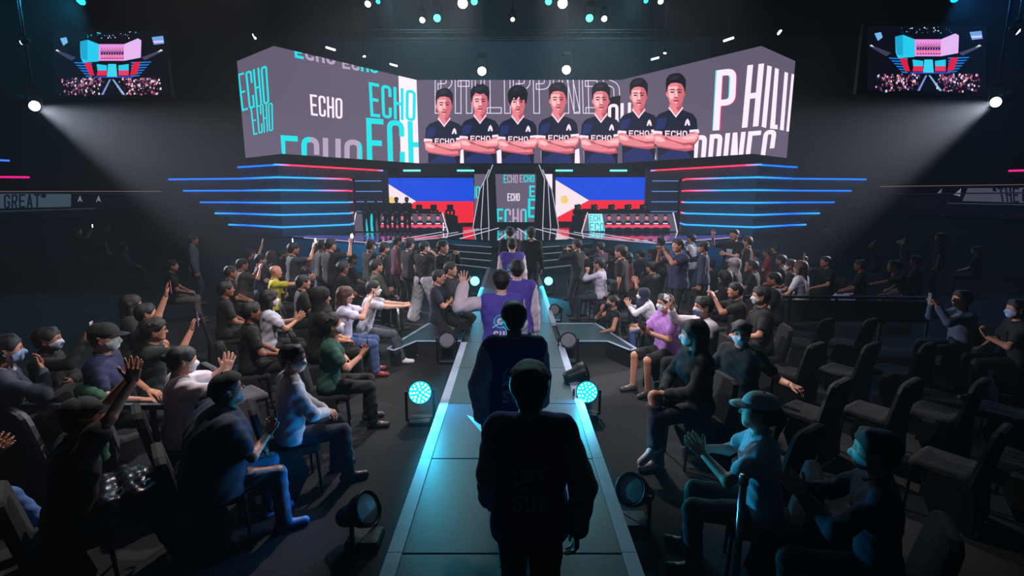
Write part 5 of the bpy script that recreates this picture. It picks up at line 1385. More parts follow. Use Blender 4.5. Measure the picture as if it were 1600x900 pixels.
link('jacket_shell', mesh_np('jacket_shell', V, Q), mat('shiny_nylon', (14, 16, 24), .3, 0, .1, 20, .4, 18), t)
person(-40, 650, 'person in blue jeans at the left frame edge with hands raised to the chest', -62, who='person at the left frame edge', pos=(-4.35, 3.55), lean=8, la='clap', ra='clap', top=(20, 22, 28), bottom=(60, 96, 150), legs='out', hair='long', fem=True)
person(286, 538, 'woman in loose white shirt and face mask clapping, dark hair tied back', -52, who='woman in the loose white shirt', fem=True, mask=True, hair='bun', top=(222, 212, 222), la='clapup', ra='clapup', skin='light', loose=.03, hp=6, sleeve=.8)
P = person(239, 496, 'person in dark green T-shirt with glasses holding up a phone, curly hair', -62, who='person in dark green T-shirt and glasses', hair='messy', top=(30, 42, 40), la='lap', ra='phone1', glasses=True, skin='tan')
phone(P, 1, 'blue phone held up by the curly haired person in glasses', (90, 100, 140))
person(160, 503, 'person in navy shirt, black cap and face mask looking to the stage', -72, who='person in the black cap and face mask', mask=True, mask_c=(190, 196, 190), cap_c=(26, 28, 36), top=(34, 38, 74), la='lap', ra='lap')
P = person(72, 509, 'person in black with face mask pulled down, arm up with a pale phone', -70, who='person with the pale phone', mask=True, mask_c=(180, 196, 220), top=(18, 18, 22), la='fold', ra='phone1', sleeve=1.9, skin='brown')
phone(P, 1, 'pale phone raised by the person in black near the left edge', (190, 180, 180))
person(4, 520, 'person in grey hoodie with white collar and blue face mask at the left edge', -50, who='person in the grey hoodie', mask=True, mask_c=(170, 196, 232), top=(62, 70, 84), la='fold', ra='chin', sleeve=1.9, collar_c=(210, 214, 225))
person(204, 459, 'woman in black whose white face mask stands out from the dark', -60, who='woman in black with the white mask', fem=True, mask=True, mask_c=(238, 238, 238), hair='long', top=BLK, sleeve=1.9)
P = person(226, 472, 'person in black with one bare arm straight up holding a phone', -55, who='person with one bare arm straight up', top=BLK, la='lap', ra='up', hair='short')
phone(P, 1, 'phone at the top of the straight raised arm', (190, 110, 100))
person(456, 536, 'person in light grey jacket and white mask sitting with hands together on the lap', -58, who='person in the light grey jacket', mask=True, hair='short', top=(188, 186, 194), la='lapmid', ra='lapmid', sleeve=1.9, hy=-42, skin='tan', glasses=True, bottom=(28, 36, 52))
P = person(513, 489, 'person in bottle green T-shirt and mask looking down at a phone', -72, who='person in the bottle green T-shirt', mask=True, hair='messy', top=(38, 78, 66), la='fold', ra='phonelow', hp=-14, bottom=(24, 24, 30), skin='tan')
phone(P, 1, 'phone in the lap hand of the person in bottle green', (24, 24, 30))
P = person(541, 446, 'woman with brown hair in white and blue top filming with a phone', -78, who='brown haired woman in white and blue', fem=True, hair='long', hair_c='brown', top=(206, 206, 232), la='phone', ra='phone', skin='light', bottom=(60, 80, 120), hp=5, shoe_c=(120, 30, 30))
phone(P, 2, 'dark phone held sideways by the brown haired woman', (30, 30, 36), wide=True)
person(583, 437, 'person in pale grey shirt, glasses and mask reaching both arms toward the runway', -78, who='person reaching both arms out', mask=True, hair='fade', top=(196, 196, 206), la='reach', ra='reach', skin='light', glasses=True, bottom=(70, 74, 82), shoe_c=(225, 225, 230), legs='out', lean=12)
person(420, 451, 'person with black hair and white shoulders clapping, face mask on', -60, who='masked person with white shoulders', fem=True, mask=True, hair='long', top=(200, 204, 222), la='clap', ra='clap')
person(392, 470, 'person in black sitting just left of the masked person with white shoulders', -60, who='person in black beside the white shoulders', top=BLK, hair='short', skin='brown')
person(430, 413, 'bald person in yellow shirt stretching an arm toward the stage', -62, who='bald person in yellow', bald=True, top=(196, 190, 50), la='fold', ra='reach', skin='tan', h=1)
person(352, 438, 'person in dark top seated left of the bald person in yellow', -55, who='person left of the bald person', top=(24, 22, 28), hair='short', skin='brown')
person(473, 428, 'person in plain black seated right of the bald person in yellow', -60, who='person in plain black', top=BLK, hair='short')
person(500, 447, 'person in black hood sitting behind the brown haired woman', -60, who='person in the black hood', top=BLK, hijab_c=(24, 24, 30))
P = person(660, 385, 'photographer in black T-shirt and baggy pale trousers standing with a camera', -28, 'stand', hy=-35, pos=(-2.0, 11.7), mask=True, legs='wide', la='cam', ra='cam', top=(20, 18, 22), bottom=(176, 176, 180), tloose=.06, hair='fade', lean=4, skin='light')
def photo_camera(P, label, sc=1.0):
    root, G, W = P; a, f0, n0 = world_hand(P, 0); b, f1, n1 = world_hand(P, 1); c = (a + b) / 2
    t = empty('photo_camera', c); t.scale = (1.12,) * 3; t.rotation_euler = W.to_3x3().to_euler(); tag(t, label, 'camera')
    MB().box(-.065 * sc, .065 * sc, -.03, .03, -.045, .045, .012).build('camera_body', M_BLACKPAINT, t)
    MB().box(-.022, .022, -.025, .025, .045, .068, .006).build('viewfinder', M_BLACKPAINT, t)
    m = MB(); m.tube((0, .03, 0), (0, .12 * sc, 0), .036, n=16); m.tube((0, .12 * sc, 0), (0, .135 * sc, 0), .040, n=16); m.build('camera_lens', M_BLACK, t)
    MB().tube((0, .1352 * sc, 0), (0, .137 * sc, 0), .033, n=16).build('front_glass', M_GLASSK, t)
photo_camera(P, 'camera held at the face of the photographer in baggy pale trousers')
# ------------------------------------------------------------------ left audience, far rows near the stage
far_l = [(378, 403, 'person in brown shirt raising both hands with a phone at the far left row', 'sit', dict(top=(58, 44, 40), la='phone', ra='phone')),
 (406, 396, 'masked person in navy among the far left rows', 'sit', dict(top=NAVY, mask=True)),
 (424, 391, 'brown haired person in the far left rows beside the masked person in navy', 'sit', dict(top=(40, 30, 34), hair_c='brown', hair='long', fem=True)),
 (458, 378, 'standing person holding up a shining phone torch left of the stage', 'stand', dict(top=(40, 44, 58), la='hang', ra='phone1')),
 (440, 389, 'person in dark shirt holding up the left one of two shining phone torches', 'sit', dict(top=(26, 28, 36), la='lap', ra='up')),
 (491, 384, 'person in light shirt with short dark hair in the far left rows', 'sit', dict(top=(190, 190, 205))),
 (503, 373, 'tall person in dark shirt standing behind the light shirt', 'stand', dict(top=(30, 28, 34), skin='brown')),
 (502, 396, 'person in slate blue shirt seated in front of the light shirt', 'sit', dict(top=(44, 48, 74))),
 (516, 371, 'person standing with dark hair and a shining torch at chest height', 'stand', dict(top=(26, 26, 32), ra='phone1', la='hang')),
 (526, 387, 'person in brown T-shirt with a bare forearm, far left rows', 'sit', dict(top=(60, 46, 44))),
 (550, 396, 'person in black with flat dark cap seated in far left rows', 'sit', dict(top=BLK, cap_c=(22, 22, 28))),
 (579, 373, 'standing masked person in black bomber jacket with white stripe, near the stage', 'stand', dict(top=(18, 18, 24), mask=True, sleeve=1.9)),
 (600, 377, 'standing masked person in black right of the bomber jacket', 'stand', dict(top=(20, 20, 26), mask=True, mask_c=(170, 160, 170), sleeve=1.9)),
 (621, 368, 'standing person in dark red shirt close to the teal stage front', 'stand', dict(top=(80, 28, 38), sleeve=1.9)),
 (617, 389, 'person with reddish brown hair, white mask and black top in far left rows', 'sit', dict(top=(24, 24, 30), mask=True, hair_c='brown', hair='short')),
 (588, 403, 'person in olive jacket seated below the standing bomber jacket', 'sit', dict(top=(62, 66, 50), sleeve=1.9)),
 (645, 383, 'person in dark blue behind the photographer in baggy trousers', 'sit', dict(top=(28, 36, 62))),
 (640, 371, 'person with fluffy dark hair standing behind the photographer', 'stand', dict(top=(34, 30, 36), hair='messy')),
 (478, 402, 'person in maroon seated between the light shirt and the phone torches', 'sit', dict(top=(58, 26, 32))),
 (456, 403, 'person in black clapping right of the bald person in yellow', 'sit', dict(top=BLK, la='clap', ra='clap')),
 (535, 407, 'person in black with brown skin seated below the brown T-shirt', 'sit', dict(top=BLK, skin='brown')),
 (392, 388, 'person with pale arm raised at the outer end of the far left rows', 'sit', dict(top=(30, 32, 40), la='lap', ra='up')),
 (360, 414, 'person in black at the outer end of the lit left rows', 'sit', dict(top=BLK, skin='brown'))]
Pd = {}
for i, (x, y, lab, pose, kw) in enumerate(far_l):
    kw = dict(kw); kw.setdefault('la', 'hang' if pose == 'stand' else 'lap'); kw.setdefault('ra', 'hang' if pose == 'stand' else 'lap')
    kw.setdefault('skin', ['tan', 'light', 'brown', 'tan'][i % 4]); kw['lod'] = 2
    Pd[i] = person(x, y, lab, [-52, -60, -40][i % 3], pose, **kw)
phone(Pd[0], 2, 'phone held by both hands of the person in brown at far left', (160, 160, 170), wide=True)
for i, lab in ((3, 'shining phone torch, upper of two left of the stage'), (4, 'shining phone torch, lower left of two left of the stage'), (8, 'shining phone torch at chest height below the stage lip')):
    P = Pd[i]; t = phone(P, 1, lab, (40, 40, 44)); 
    MB().tube((.0, -.0065, .04), (.0, -.016, .04), .045, n=16).build('torch', glow('phone_torch', (255, 255, 255), 6), t)
# people crouching beside the left foot of the steps
for x, y, lab, pose, kw in ((692, 374, 'camera operator in black standing at the left end of the steps', 'stand', dict(top=(22, 22, 28), la='cam', ra='cam', sleeve=1.9)),
    (705, 396, 'crew member in black crouching beside the left steps', 'crouch', dict(top=BLK, la='fold', ra='fold', sleeve=1.9)),
    (704, 408, 'crew member in dark clothes crouching beside the far left runway lamp', 'crouch', dict(top=(22, 24, 32), la='lap', ra='lap', sleeve=1.9)),
    (686, 420, 'crew member in dark clothes crouching nearest the left runway lamp', 'crouch', dict(top=(30, 34, 44), la='lap', ra='fold'))):
    person(x, y, lab, -100, pose, lod=2, **kw)
# dim figures at the far left
for x, y, lab, pose, kw in ((301, 366, 'person in grey shirt and jeans standing sideways in the dark at far left', 'stand', dict(top=(96, 108, 128), bottom=(60, 72, 90), sleeve=1.9)),
    (165, 350, 'dim person standing right of the lone white light at far left', 'stand', dict(top=(40, 40, 52))),
    (120, 354, 'dim person standing left of the lone white light at far left', 'stand', dict(top=(34, 34, 44))),
    (192, 378, 'dim seated person with pale sleeve right of the lone white light', 'sit', dict(top=(70, 70, 90), sleeve=1.9)),
    (268, 405, 'dim seated person in pale trousers below the grey shirt figure', 'sit', dict(top=(20, 20, 26), bottom=(110, 100, 96)))):
    P = person(x, y, lab, -60, pose, lod=2, la='hang' if pose == 'stand' else 'lap', ra='phone1' if x == 120 else ('hang' if pose == 'stand' else 'lap'), **kw)
    if x == 120:
        t = phone(P, 1, 'lone shining phone torch in the dark at far left', (40, 40, 44)); MB().tube((0, -.0065, .04), (0, -.016, .04), .05, n=16).build('torch', glow('phone_torch', (255, 255, 255), 6), t)

# ------------------------------------------------------------------ right audience, near rows
P = person(1192, 612, 'person in white baseball cap and pale T-shirt clapping at lower right', 68, who='clapping person in the white cap', la='clap', ra='clap', cap_c=(214, 224, 232), top=(186, 200, 220), skin='light', hair='pony', fem=True, hp=-6)
person(1385, 733, 'person in dark navy with a cyan lit face clapping at bottom right', 62, who='person with the cyan lit face', la='clap', ra='clap', top=(20, 28, 60), sleeve=1.9, skin='light', pos=(2.25, 2.95), mask=True)
person(1160, 500, 'person in black T-shirt and pale mask resting an arm along the chair back', 128, who='person resting an arm sideways', mask=True, mask_c=(200, 212, 230), top=(20, 20, 24), la='side', ra='lap', hair='messy', hy=25, fat=1.1)
person(1085, 497, 'woman with long black hair and mask in black, legs crossed, pale shoe', 100, who='woman in black with crossed legs', fem=True, mask=True, mask_c=(205, 205, 215), hair='long', top=(22, 20, 26), sleeve=1.9, bottom=(36, 36, 50), legs='cross', shoe_c=(200, 180, 180), la='lapmid', ra='lapmid', hy=-15)
P = person(1040, 457, 'person in purple T-shirt, shorts, dark glasses and white mask filming with phone', 115, who='person in the purple T-shirt', mask=True, glasses=True, top=(176, 122, 200), la='phonelow', ra='phonelow', trouser=.3, bottom=(26, 26, 26), shoe_c=(60, 60, 64), skin='tan', hair='short', hy=-12)
phone(P, 2, 'dark phone held at the chest of the person in purple', (20, 20, 24), wide=True)
P = person(1100, 461, 'person in open white shirt and pale blue mask holding out a white phone', 96, who='person in the open white shirt', mask=True, mask_c=(196, 204, 232), top=(206, 200, 212), la='fold', ra='phone1', skin='tan', hair='short', sleeve=1.6)
phone(P, 1, 'white phone held sideways beside the person in purple', (230, 225, 230), wide=True)
P = person(1150, 440, 'person in black T-shirt with phone raised in both hands, no mask', 84, who='person with phone raised in both hands', top=(22, 20, 24), la='phone', ra='phone', skin='tan', hair='fade')
phone(P, 2, 'silver phone raised by the person in black without a mask', (190, 185, 185))
person(1190, 446, 'person in charcoal shirt and pale mask looking left behind the raised phone', 80, who='person in the charcoal shirt', mask=True, mask_c=(196, 208, 206), top=(34, 32, 36), skin='tan')
person(1000, 455, 'woman in navy headscarf and white top raising both hands beside the barrier post', 78, pos=(2.42, 9.3), scale=.97, lean=20, who='woman in the navy headscarf', fem=True, hijab_c=(38, 38, 64), mask=True, top=(222, 222, 232), la='clapup', ra='clapup', skin='light', bottom=(70, 90, 140), sleeve=1.7)
person(958, 470, 'woman in sleeveless black top and dark mask sitting on the floor behind the runway arm', 100, 'floor', pos=(1.98, 9.9), fem=True, mask=True, mask_c=(30, 28, 32), top=(20, 18, 20), sleeve=0, la='lap', ra='chin', skin='tan', hair='bun', scale=1.05)
P = person(936, 402, 'person in pale patterned shirt with crossed knee photographing the runway', 66, who='person in the pale patterned shirt', top=(186, 180, 200), la='cam', ra='head', legs='wide', bottom=(30, 40, 56), hair='messy', skin='tan', sleeve=1.4)
P = person(980, 393, 'woman in dark red top and mask raising a camera, long dark hair', 74, who='woman in the dark red top', fem=True, mask=True, hair='long', top=(120, 50, 56), la='cam', ra='cam', skin='light')
photo_camera(P, 'camera held by the woman in the dark red top')
def riser_box(P, label, h):
    r = P[0].location; t = tag(empty('flight_case', (r.x, r.y, 0)), label, 'case')
    MB().box(-.3, .3, -.25, .25, .03, h - .002, .015).build('case_body', M_BLACKPAINT, t)
    m = MB()
    for a in (-.3, .3):
        for b in (-.25, .25): m.box(a - .012, a + .012, b - .012, b + .012, 0, h - .005)
    for a in (-.25, .25): m.box(-.31, .31, a - .012, a + .012, h - .03, h - .004)
    m.build('metal_edging', M_CHROME, t)
P = person(1060, 371, 'person in navy T-shirt standing tall with both arms raised to film', 108, 'stand', base=.2, top=(44, 46, 86), la='phone', ra='phone', bottom=(22, 22, 28), skin='tan', hair='short', fat=1.15)
phone(P, 2, 'phone held sideways by the tall person in navy', (24, 24, 28), wide=True); riser_box(P, 'dark flight case under the tall person in navy', .2)
P = person(1148, 357, 'person in black T-shirt with white and blue print, one hand raised, mask on chin', 128, 'stand', base=.22, top=(20, 20, 30), la='fold', ra='wave', bottom=(24, 24, 30), skin='light', hair='fade', lean=-4, fat=1.2)
riser_box(P, 'dark flight case under the person with the printed T-shirt', .22)
root_, G_, W_ = P; V_, Q_ = G_['shirt']; bv_ = BVHTree.FromPolygons([tuple(v) for v in V_], [tuple(int(i) for i in q) for q in Q_])
def front_print(x0, x1, z0, z1, rgb, name='shirt_print'):
    N = 6; vs = []; fs = []
    for j in range(N + 1):
        for i in range(N + 1):
            x = x0 + (x1 - x0) * i / N; z = z0 + (z1 - z0) * j / N; h = bv_.ray_cast(Vector((x, .9, G_['hip'].z + z)), Vector((0, -1, 0)))
            vs.append((x, (h[0].y if h[0] is not None else .1) + .006, G_['hip'].z + z))
    for j in range(N):
        for i in range(N): a = j * (N + 1) + i; fs.append((a + 1, a, a + N + 1, a + N + 2))
    me = bpy.data.meshes.new(name); me.from_pydata(vs, [], fs); link(name, me, cloth(rgb), root_)
front_print(-.06, .07, .10, .24, (150, 160, 205)); front_print(-.06, .07, .26, .38, (196, 200, 226))
# dark stretch of empty or dim places at far right
P = person(1505, 452, 'dim person in blue grey shirt filming with a raised phone at far right', 78, who='dim person in the blue grey shirt', top=(70, 84, 110), la='phone', ra='phone', hair='short', sleeve=1.9)
phone(P, 2, 'phone raised by the dim person in blue grey', (120, 130, 150), lit=(60, 80, 110))
person(1592, 466, 'dim person with pale blue mask at the right frame edge', 70, who='dim person at the right frame edge', mask=True, mask_c=(160, 190, 240), top=(22, 24, 34), la='phonelow', ra='lap')
# ------------------------------------------------------------------ right audience, far rows
far_r = [(901, 372, 'camera operator in black standing at the right end of the steps', 'stand', dict(top=(22, 22, 26), la='cam', ra='cam', sleeve=1.9)),
 (915, 387, 'crew member in black seated behind the right runway lamp', 'sit', dict(top=BLK)),
 (938, 377, 'person in dark plum standing in front of the teal stage wall', 'stand', dict(top=(60, 34, 56))),
 (953, 387, 'person in black with short hair left of the woman in dark red', 'sit', dict(top=BLK)),
 (970, 382, 'person in dark clothes with round hair against the teal stage wall', 'stand', dict(top=(30, 26, 30), hair='messy')),
 (1001, 388, 'person in dark shirt raising both hands before the teal stage wall', 'sit', dict(top=(34, 34, 44), la='clapup', ra='clapup')),
 (1018, 388, 'person with brown hair seated right of the raised hands', 'sit', dict(top=(46, 38, 38), hair_c='brown')),
 (1034, 368, 'standing person in black T-shirt with cropped hair, seen from behind', 'stand', dict(top=(22, 22, 26), hair='fade', la='hang', ra='hang')),
 (1018, 407, 'person in black with a badge strap left of the tall person in navy', 'sit', dict(top=BLK, la='clap', ra='clap')),
 (1080, 364, 'standing person in white shirt behind the tall person in navy', 'stand', dict(top=(206, 206, 218), sleeve=1.9)),
 (1099, 376, 'standing person in dark jacket and cap with a shining light beside the face', 'stand', dict(top=(34, 40, 64), cap_c=(40, 60, 64), la='hang', ra='phone', sleeve=1.9)),
 (1110, 404, 'person in black with cap seated right of the tall person in navy', 'sit', dict(top=(24, 24, 26), cap_c=(32, 30, 32), skin='tan')),
 (1147, 402, 'woman in light grey headscarf seated in the right rows', 'sit', dict(top=(26, 26, 30), hijab_c=(168, 152, 156), fem=True)),
 (1168, 368, 'standing person with light brown hair behind the printed T-shirt', 'stand', dict(top=(50, 44, 44), hair_c='brown')),
 (1180, 388, 'person in pale blue shirt in the right rows', 'sit', dict(top=(110, 124, 160))),
 (1177, 406, 'person in black with dark hair seated below the pale blue shirt', 'sit', dict(top=(24, 22, 30))),
 (1199, 387, 'person in red and white jersey in the right rows', 'sit', dict(top=(150, 36, 50))),
 (1211, 381, 'person with wavy dark hair behind the red jersey', 'sit', dict(top=(34, 30, 38), hair='messy')),
 (1221, 397, 'person with tan face and black shirt looking left in the right rows', 'sit', dict(top=BLK, skin='tan')),
 (1236, 404, 'person with white mask left of the brown haired woman', 'sit', dict(top=(24, 24, 30), mask=True)),
 (1251, 406, 'woman with long brown hair, dark jacket and white top in the right rows', 'sit', dict(top=(210, 204, 214), hair='long', hair_c='brown', fem=True)),
 (1133, 421, 'person in black with long hair in front of the grey headscarf', 'sit', dict(top=BLK, hair='long', fem=True)),
 (1210, 424, 'person in black seated in front of the tan face, right rows', 'sit', dict(top=(20, 20, 28))),
 (990, 416, 'person in black seated in front of the woman in dark red', 'sit', dict(top=BLK)),
 (1368, 376, 'dim person with raised elbows left of a second pair of raised elbows', 'sit', dict(top=(84, 72, 60), la='head', ra='head')),
 (1414, 372, 'dim person with hands behind the head at far right', 'sit', dict(top=(70, 62, 52), la='head', ra='head')),
 (1432, 398, 'dim person in denim jacket and pale trousers at far right', 'sit', dict(top=(84, 100, 130), bottom=(180, 175, 185), sleeve=1.9)),
 (1345, 404, 'dim person in black with pale lavender trousers at far right', 'sit', dict(top=BLK, bottom=(178, 176, 206))),
 (1398, 405, 'dim person in brown leaning forward with a hand out at far right', 'sit', dict(top=(52, 46, 42), lean=25, la='reach', ra='lap')),
 (1527, 383, 'dim grey haired person in dark coat at far right', 'sit', dict(top=(44, 50, 52), hair_c='brown', bottom=(96, 76, 66))),
 (1470, 362, 'barely visible person standing in the dark right stand', 'stand', dict(top=(36, 36, 48)))]
for i, (x, y, lab, pose, kw) in enumerate(far_r):
    kw = dict(kw); kw.setdefault('la', 'hang' if pose == 'stand' else 'lap'); kw.setdefault('ra', 'hang' if pose == 'stand' else 'lap')
    kw.setdefault('skin', ['tan', 'light', 'tan', 'brown'][i % 4]); kw['lod'] = 2
    Pd[i] = person(x, y, lab, 15 if x == 1034 else [52, 64, 42][i % 3], pose, **kw)
t = phone(Pd[10], 1, 'shining phone torch beside the face of the person in dark jacket and cap', (40, 40, 44)); MB().tube((0, -.0065, .04), (0, -.016, .04), .05, n=16).build('torch', glow('phone_torch', (255, 255, 255), 6), t)
photo_camera(Pd[0], 'camera held by the operator at the right end of the steps')
P = person(1291, 399, 'person in black T-shirt with white strap lifting a phone, right rows', 88, who='person with the white strap', top=(30, 34, 36), la='lap', ra='phone1', skin='tan', hair='short', lod=2)
phone(P, 1, 'grey phone lifted by the person with the white strap', (150, 156, 160))

# ------------------------------------------------------------------ empty chairs
n_ = 0
for (x, y, rz, w_) in ((-5.9, 4.75, -30, 'leftmost'), (-5.1, 4.72, -30, 'middle one'), (-4.4, 4.72, -30, 'rightmost')):
    chair(x, y, R(rz), 'empty grey padded chair behind the lower left rail, %s of three' % w_, 'empty chairs behind the left rail', (86, 86, 94))
for (px_, py_, rz, lab) in ((372, 560, -40, 'empty grey chair between the woman in white and the person in light grey'),):
    c = at(px_, py_, z=.965); chair(c.x, c.y, R(rz), lab, None, (74, 74, 82))
for row, (y0, xs) in enumerate(((4.35, (2.35, 4.0, 4.75, 5.5)), (5.5, (3.35, 4.1, 4.85, 5.6, 6.35)), (6.9, (3.9, 4.65, 5.4)), (8.3, (4.9, 5.6, 7.1)))):
    for k_, x in enumerate(xs): chair(x, y0, R(35), 'empty dark chair, %s from the aisle, %s row of the unlit right block' % (['first', 'second', 'third', 'fourth', 'fifth'][k_], ['front', 'second', 'third', 'rear'][row]), 'empty chairs of the unlit right block', (13, 13, 15))  # seat colour darkened to carry the shade over this block
def rail(a, b, z, label, h=.05, posts=4, rgb=(96, 96, 104), panel=False):
    a = Vector(a); b = Vector(b); mid = (a + b) / 2; t = tag(empty('crowd_rail', (mid.x, mid.y, 0)), label, 'rail'); d = b - a
    m = mat('rail_metal', rgb, .5, .4)
    MB().bar((*(a - mid), z), (*(b - mid), z), .05, h).build('top_bar', m, t)
    for i in range(posts + 1):
        p = a - mid + d * i / posts; MB().bar((p.x, p.y, 0), (p.x, p.y, z - .02), .04).build('post', m, t)
    if panel: MB().bar((*(a - mid), z - .27), (*(b - mid), z - .27), .02, .42).build('infill_panel', mat('rail_panel', (48, 48, 58), .7), t)
rail((-5.6, 4.62), (-2.72, 4.62), .93, 'grey barrier rail in front of the chair row at lower left')
rail((4.5, 9.75), (8.0, 9.6), 1.0, 'dark barrier with infill panels behind the unlit right chairs', panel=True, rgb=(26, 26, 32))
# green jacket hung over a chair back
c = Vector((-4.0, 5.05, 0))
chair(c.x, c.y, R(-30), 'grey chair under the green jacket with the orange crest', None, (60, 60, 66))
t = tag(empty('draped_jacket', (c.x, c.y, 0), R(-30)), 'dark green jacket with an orange crest hung over a chair back', 'jacket')
V, Q = blob([((-.2, -.31, .98), (.2, -.31, .98), .045, .045, .03), ((-.23, -.35, .7), (.23, -.35, .7), .04, .04, .08), ((-.2, -.31, .98), (-.25, -.36, .42), .05, .045, .05), ((.2, -.31, .98), (.25, -.36, .42), .05, .045, .05), ((0, -.31, .98), (0, -.36, .42), .045, .04, .12), ((-.1, -.31, .98), (-.12, -.36, .42), .045, .04, .12), ((.1, -.31, .98), (.12, -.36, .42), .045, .04, .12)], .012, wob=.006)
link('jacket_shell', mesh_np('jacket_shell', V, Q), cloth((26, 78, 50)), t)
MB().tube((0, -.385, .88), (0, -.398, .88), .07, n=18).build('crest', cloth((214, 130, 90)), t)
MB().box(-.12, .12, -.399, -.388, .93, .955, .005).build('crest_lettering', cloth((220, 190, 110)), t)
# grey bag on a lap and a handbag shape beside the masked person with white shoulders
c = at(440, 515, z=.62)
t = tag(empty('handbag', c), 'grey handbag on the lap of the masked person with white shoulders', 'bag')
V, Q = blob([((-.11, 0, 0), (.11, 0, 0), .07, .07, .03), ((-.1, 0, .09), (.1, 0, .09), .055, .055, .05)], .012, wob=.003); link('bag_body', mesh_np('bag_body', V, Q), cloth((120, 118, 122)), t)
m = MB(); pts = [(.09 * math.cos(a), 0, .13 + .11 * math.sin(a)) for a in [math.pi * i / 10 for i in range(11)]]
for a, b in zip(pts[:-1], pts[1:]): m.tube(a, b, .008, n=6, caps=False)
m.build('handle', cloth((60, 58, 62)), t)

# ------------------------------------------------------------------ tripods with cameras
def tripod_camera(x, y, h, label, base=0.0, sc=1.0):
    t = tag(empty('video_camera_tripod', (x, y, base)), label, 'camera')
    for k in range(3):
        a = 2 * math.pi * k / 3 + .5; MB().tube((.42 * math.cos(a), .42 * math.sin(a), 0), (.04 * math.cos(a), .04 * math.sin(a), h - .15), .016, .022, n=8).build('leg', M_BLACK, t)
    MB().tube((0, 0, h - .5), (0, 0, h), .03, n=10).build('column', M_BLACK, t)
    MB().box(-.08, .08, -.2, .22, h, h + .2, .02).build('camera_body', M_BLACKPAINT, t)
    m = MB(); m.tube((0, .22, h + .1), (0, .40, h + .1), .06, n=16); m.build('camera_lens', M_BLACK, t)
    MB().box(-.14, -.09, -.1, .02, h + .12, h + .22, .008).build('monitor', M_BLACKPAINT, t)
    MB().tube((0, -.2, h), (.1, -.62, h - .12), .011, n=6).build('pan_bar', M_BLACK, t)
c = at(1246, 340, z=2.2); tripod_camera(c.x if c.y < 20 and c.y > 0 else 9.0, 15.8, 1.75, 'tall dark tripod with a camera at the right of the stage')
c = at(957, 442, z=1.15); tripod_camera(c.x, c.y, 1.0, 'video camera on a low tripod in front of the woman in dark red')

# ------------------------------------------------------------------ on the stage: desks, monitors, chairs and teams
def team_desk(x0, x1, which, s):
    """x0..x1 along the front in pixels at the foot; s = -1 left desk, +1 right desk"""
    Yd = 25.4; a = at(x0, 362, Y=Yd).x; b = at(x1, 362, Y=Yd).x; mid = (a + b) / 2; h = (b - a) / 2
    t = tag(empty('team_desk', (mid, Yd, SZ)), 'slanted video fronted team desk on the %s of the stage' % which, 'desk'); H = .93; cut = .28
    m = MB(); fr = [(-h + .02, 0), (h - .02, 0), (h - cut, H), (-h + cut, H)]
    m.add([(x, 0, z) for x, z in fr] + [(x, .12, z) for x, z in fr], [(0, 1, 2, 3), (7, 6, 5, 4), (0, 4, 5, 1), (1, 5, 6, 2), (2, 6, 7, 3), (3, 7, 4, 0)]); m.build('front_cabinet', M_BLACKPAINT, t)
    MB().box(-h + cut - .05, h - cut + .05, -.02, .12, H, H + .05, .01).box(-h + cut - .05, h - cut + .05, .12, .85, H - .27, H - .22, .01).build('desk_top', M_BLACKPAINT, t)
    for q in (-1, 1):
        e = MB(); e.bar((q * (h - .0), -.03, 0), (q * (h - cut + .02), -.03, H + .03), .05, .05); e.build('edge_light', glow('desk_edge_white', (225, 220, 240), 1.0), t)
        m = MB(); x_ = q * (h + .02); w_ = q * .42
        m.add([(x_, .1, 0), (x_ + w_, .5, 0), (x_ + w_, .5, H * .82), (x_ - q * (cut - .08), .1, H), (x_, .16, 0), (x_ + w_, .56, 0), (x_ + w_, .56, H * .82), (x_ - q * (cut - .08), .16, H)], [(0, 1, 2, 3), (7, 6, 5, 4), (0, 4, 5, 1), (1, 5, 6, 2), (2, 6, 7, 3), (3, 7, 4, 0)])
        m.build('side_panel', M_BLACKPAINT, t)
    Z = lambda x, z: proj((x, Yd - .012, SZ + z))
    p = Picture((0, Yd - .006, 0), (0, -1, 0)); q = [Z(mid - h + .06, .04), Z(mid + h - .06, .04), Z(mid + h - cut - .02, H - .04), Z(mid - h + cut + .02, H - .04)]
    p.clip = q; p.poly(q, (88, 80, 98), .002)
    if s > 0: p.poly([(919, 330), (940, 330), (946, 366), (921, 366)], (170, 240, 245), .006); p.text('ECH', [(921, 336), (938, 336), (938, 346), (921, 346)], (10, 190, 205), .3, .2, .01); p.text('ECO', [(921, 348), (944, 348), (944, 362), (921, 362)], (10, 190, 205), .3, .2, .01); xs = [952 + i * 14.6 for i in range(7)]; off = 0
    else: p.poly([(572, 330), (585, 330), (588, 366), (572, 366)], (20, 200, 215), .006); xs = [600 + i * 14 for i in range(7)]; off = 0; p.text('P', [(692, 348), (697, 348), (697, 361), (692, 361)], WH, .3, .2, .01)
    for k, x in enumerate(xs):
        p.ellipse(x, 340, 2.6, 3.6, (225, 110, 125), .010 + k * .001); p.poly([(x - 3, 339), (x - 3, 336), (x, 334.5), (x + 3, 336), (x + 3, 339), (x, 337.5)], (24, 16, 22), .012 + k * .001)
        p.poly([(x - 7, 362), (x - 7, 349), (x - 3, 345), (x + 3, 345), (x + 7, 349), (x + 7, 362)], (20, 18, 40), .008 + k * .001)
        p.poly([(x - 7.5, 352), (x, 350), (x + 7.5, 352), (x + 7, 356.5), (x, 355), (x - 7, 356.5)], (232, 70, 100), .014 + k * .001); p.poly([(x - 4, 348.6), (x + 4, 348.6), (x + 4, 349.8), (x - 4, 349.8)], WH, .016 + k * .001)
    o = p.build('desk_picture', M_PIC, None); o.data.transform(Matrix.Translation(-t.location)); o.parent = t
    return mid, h, Yd
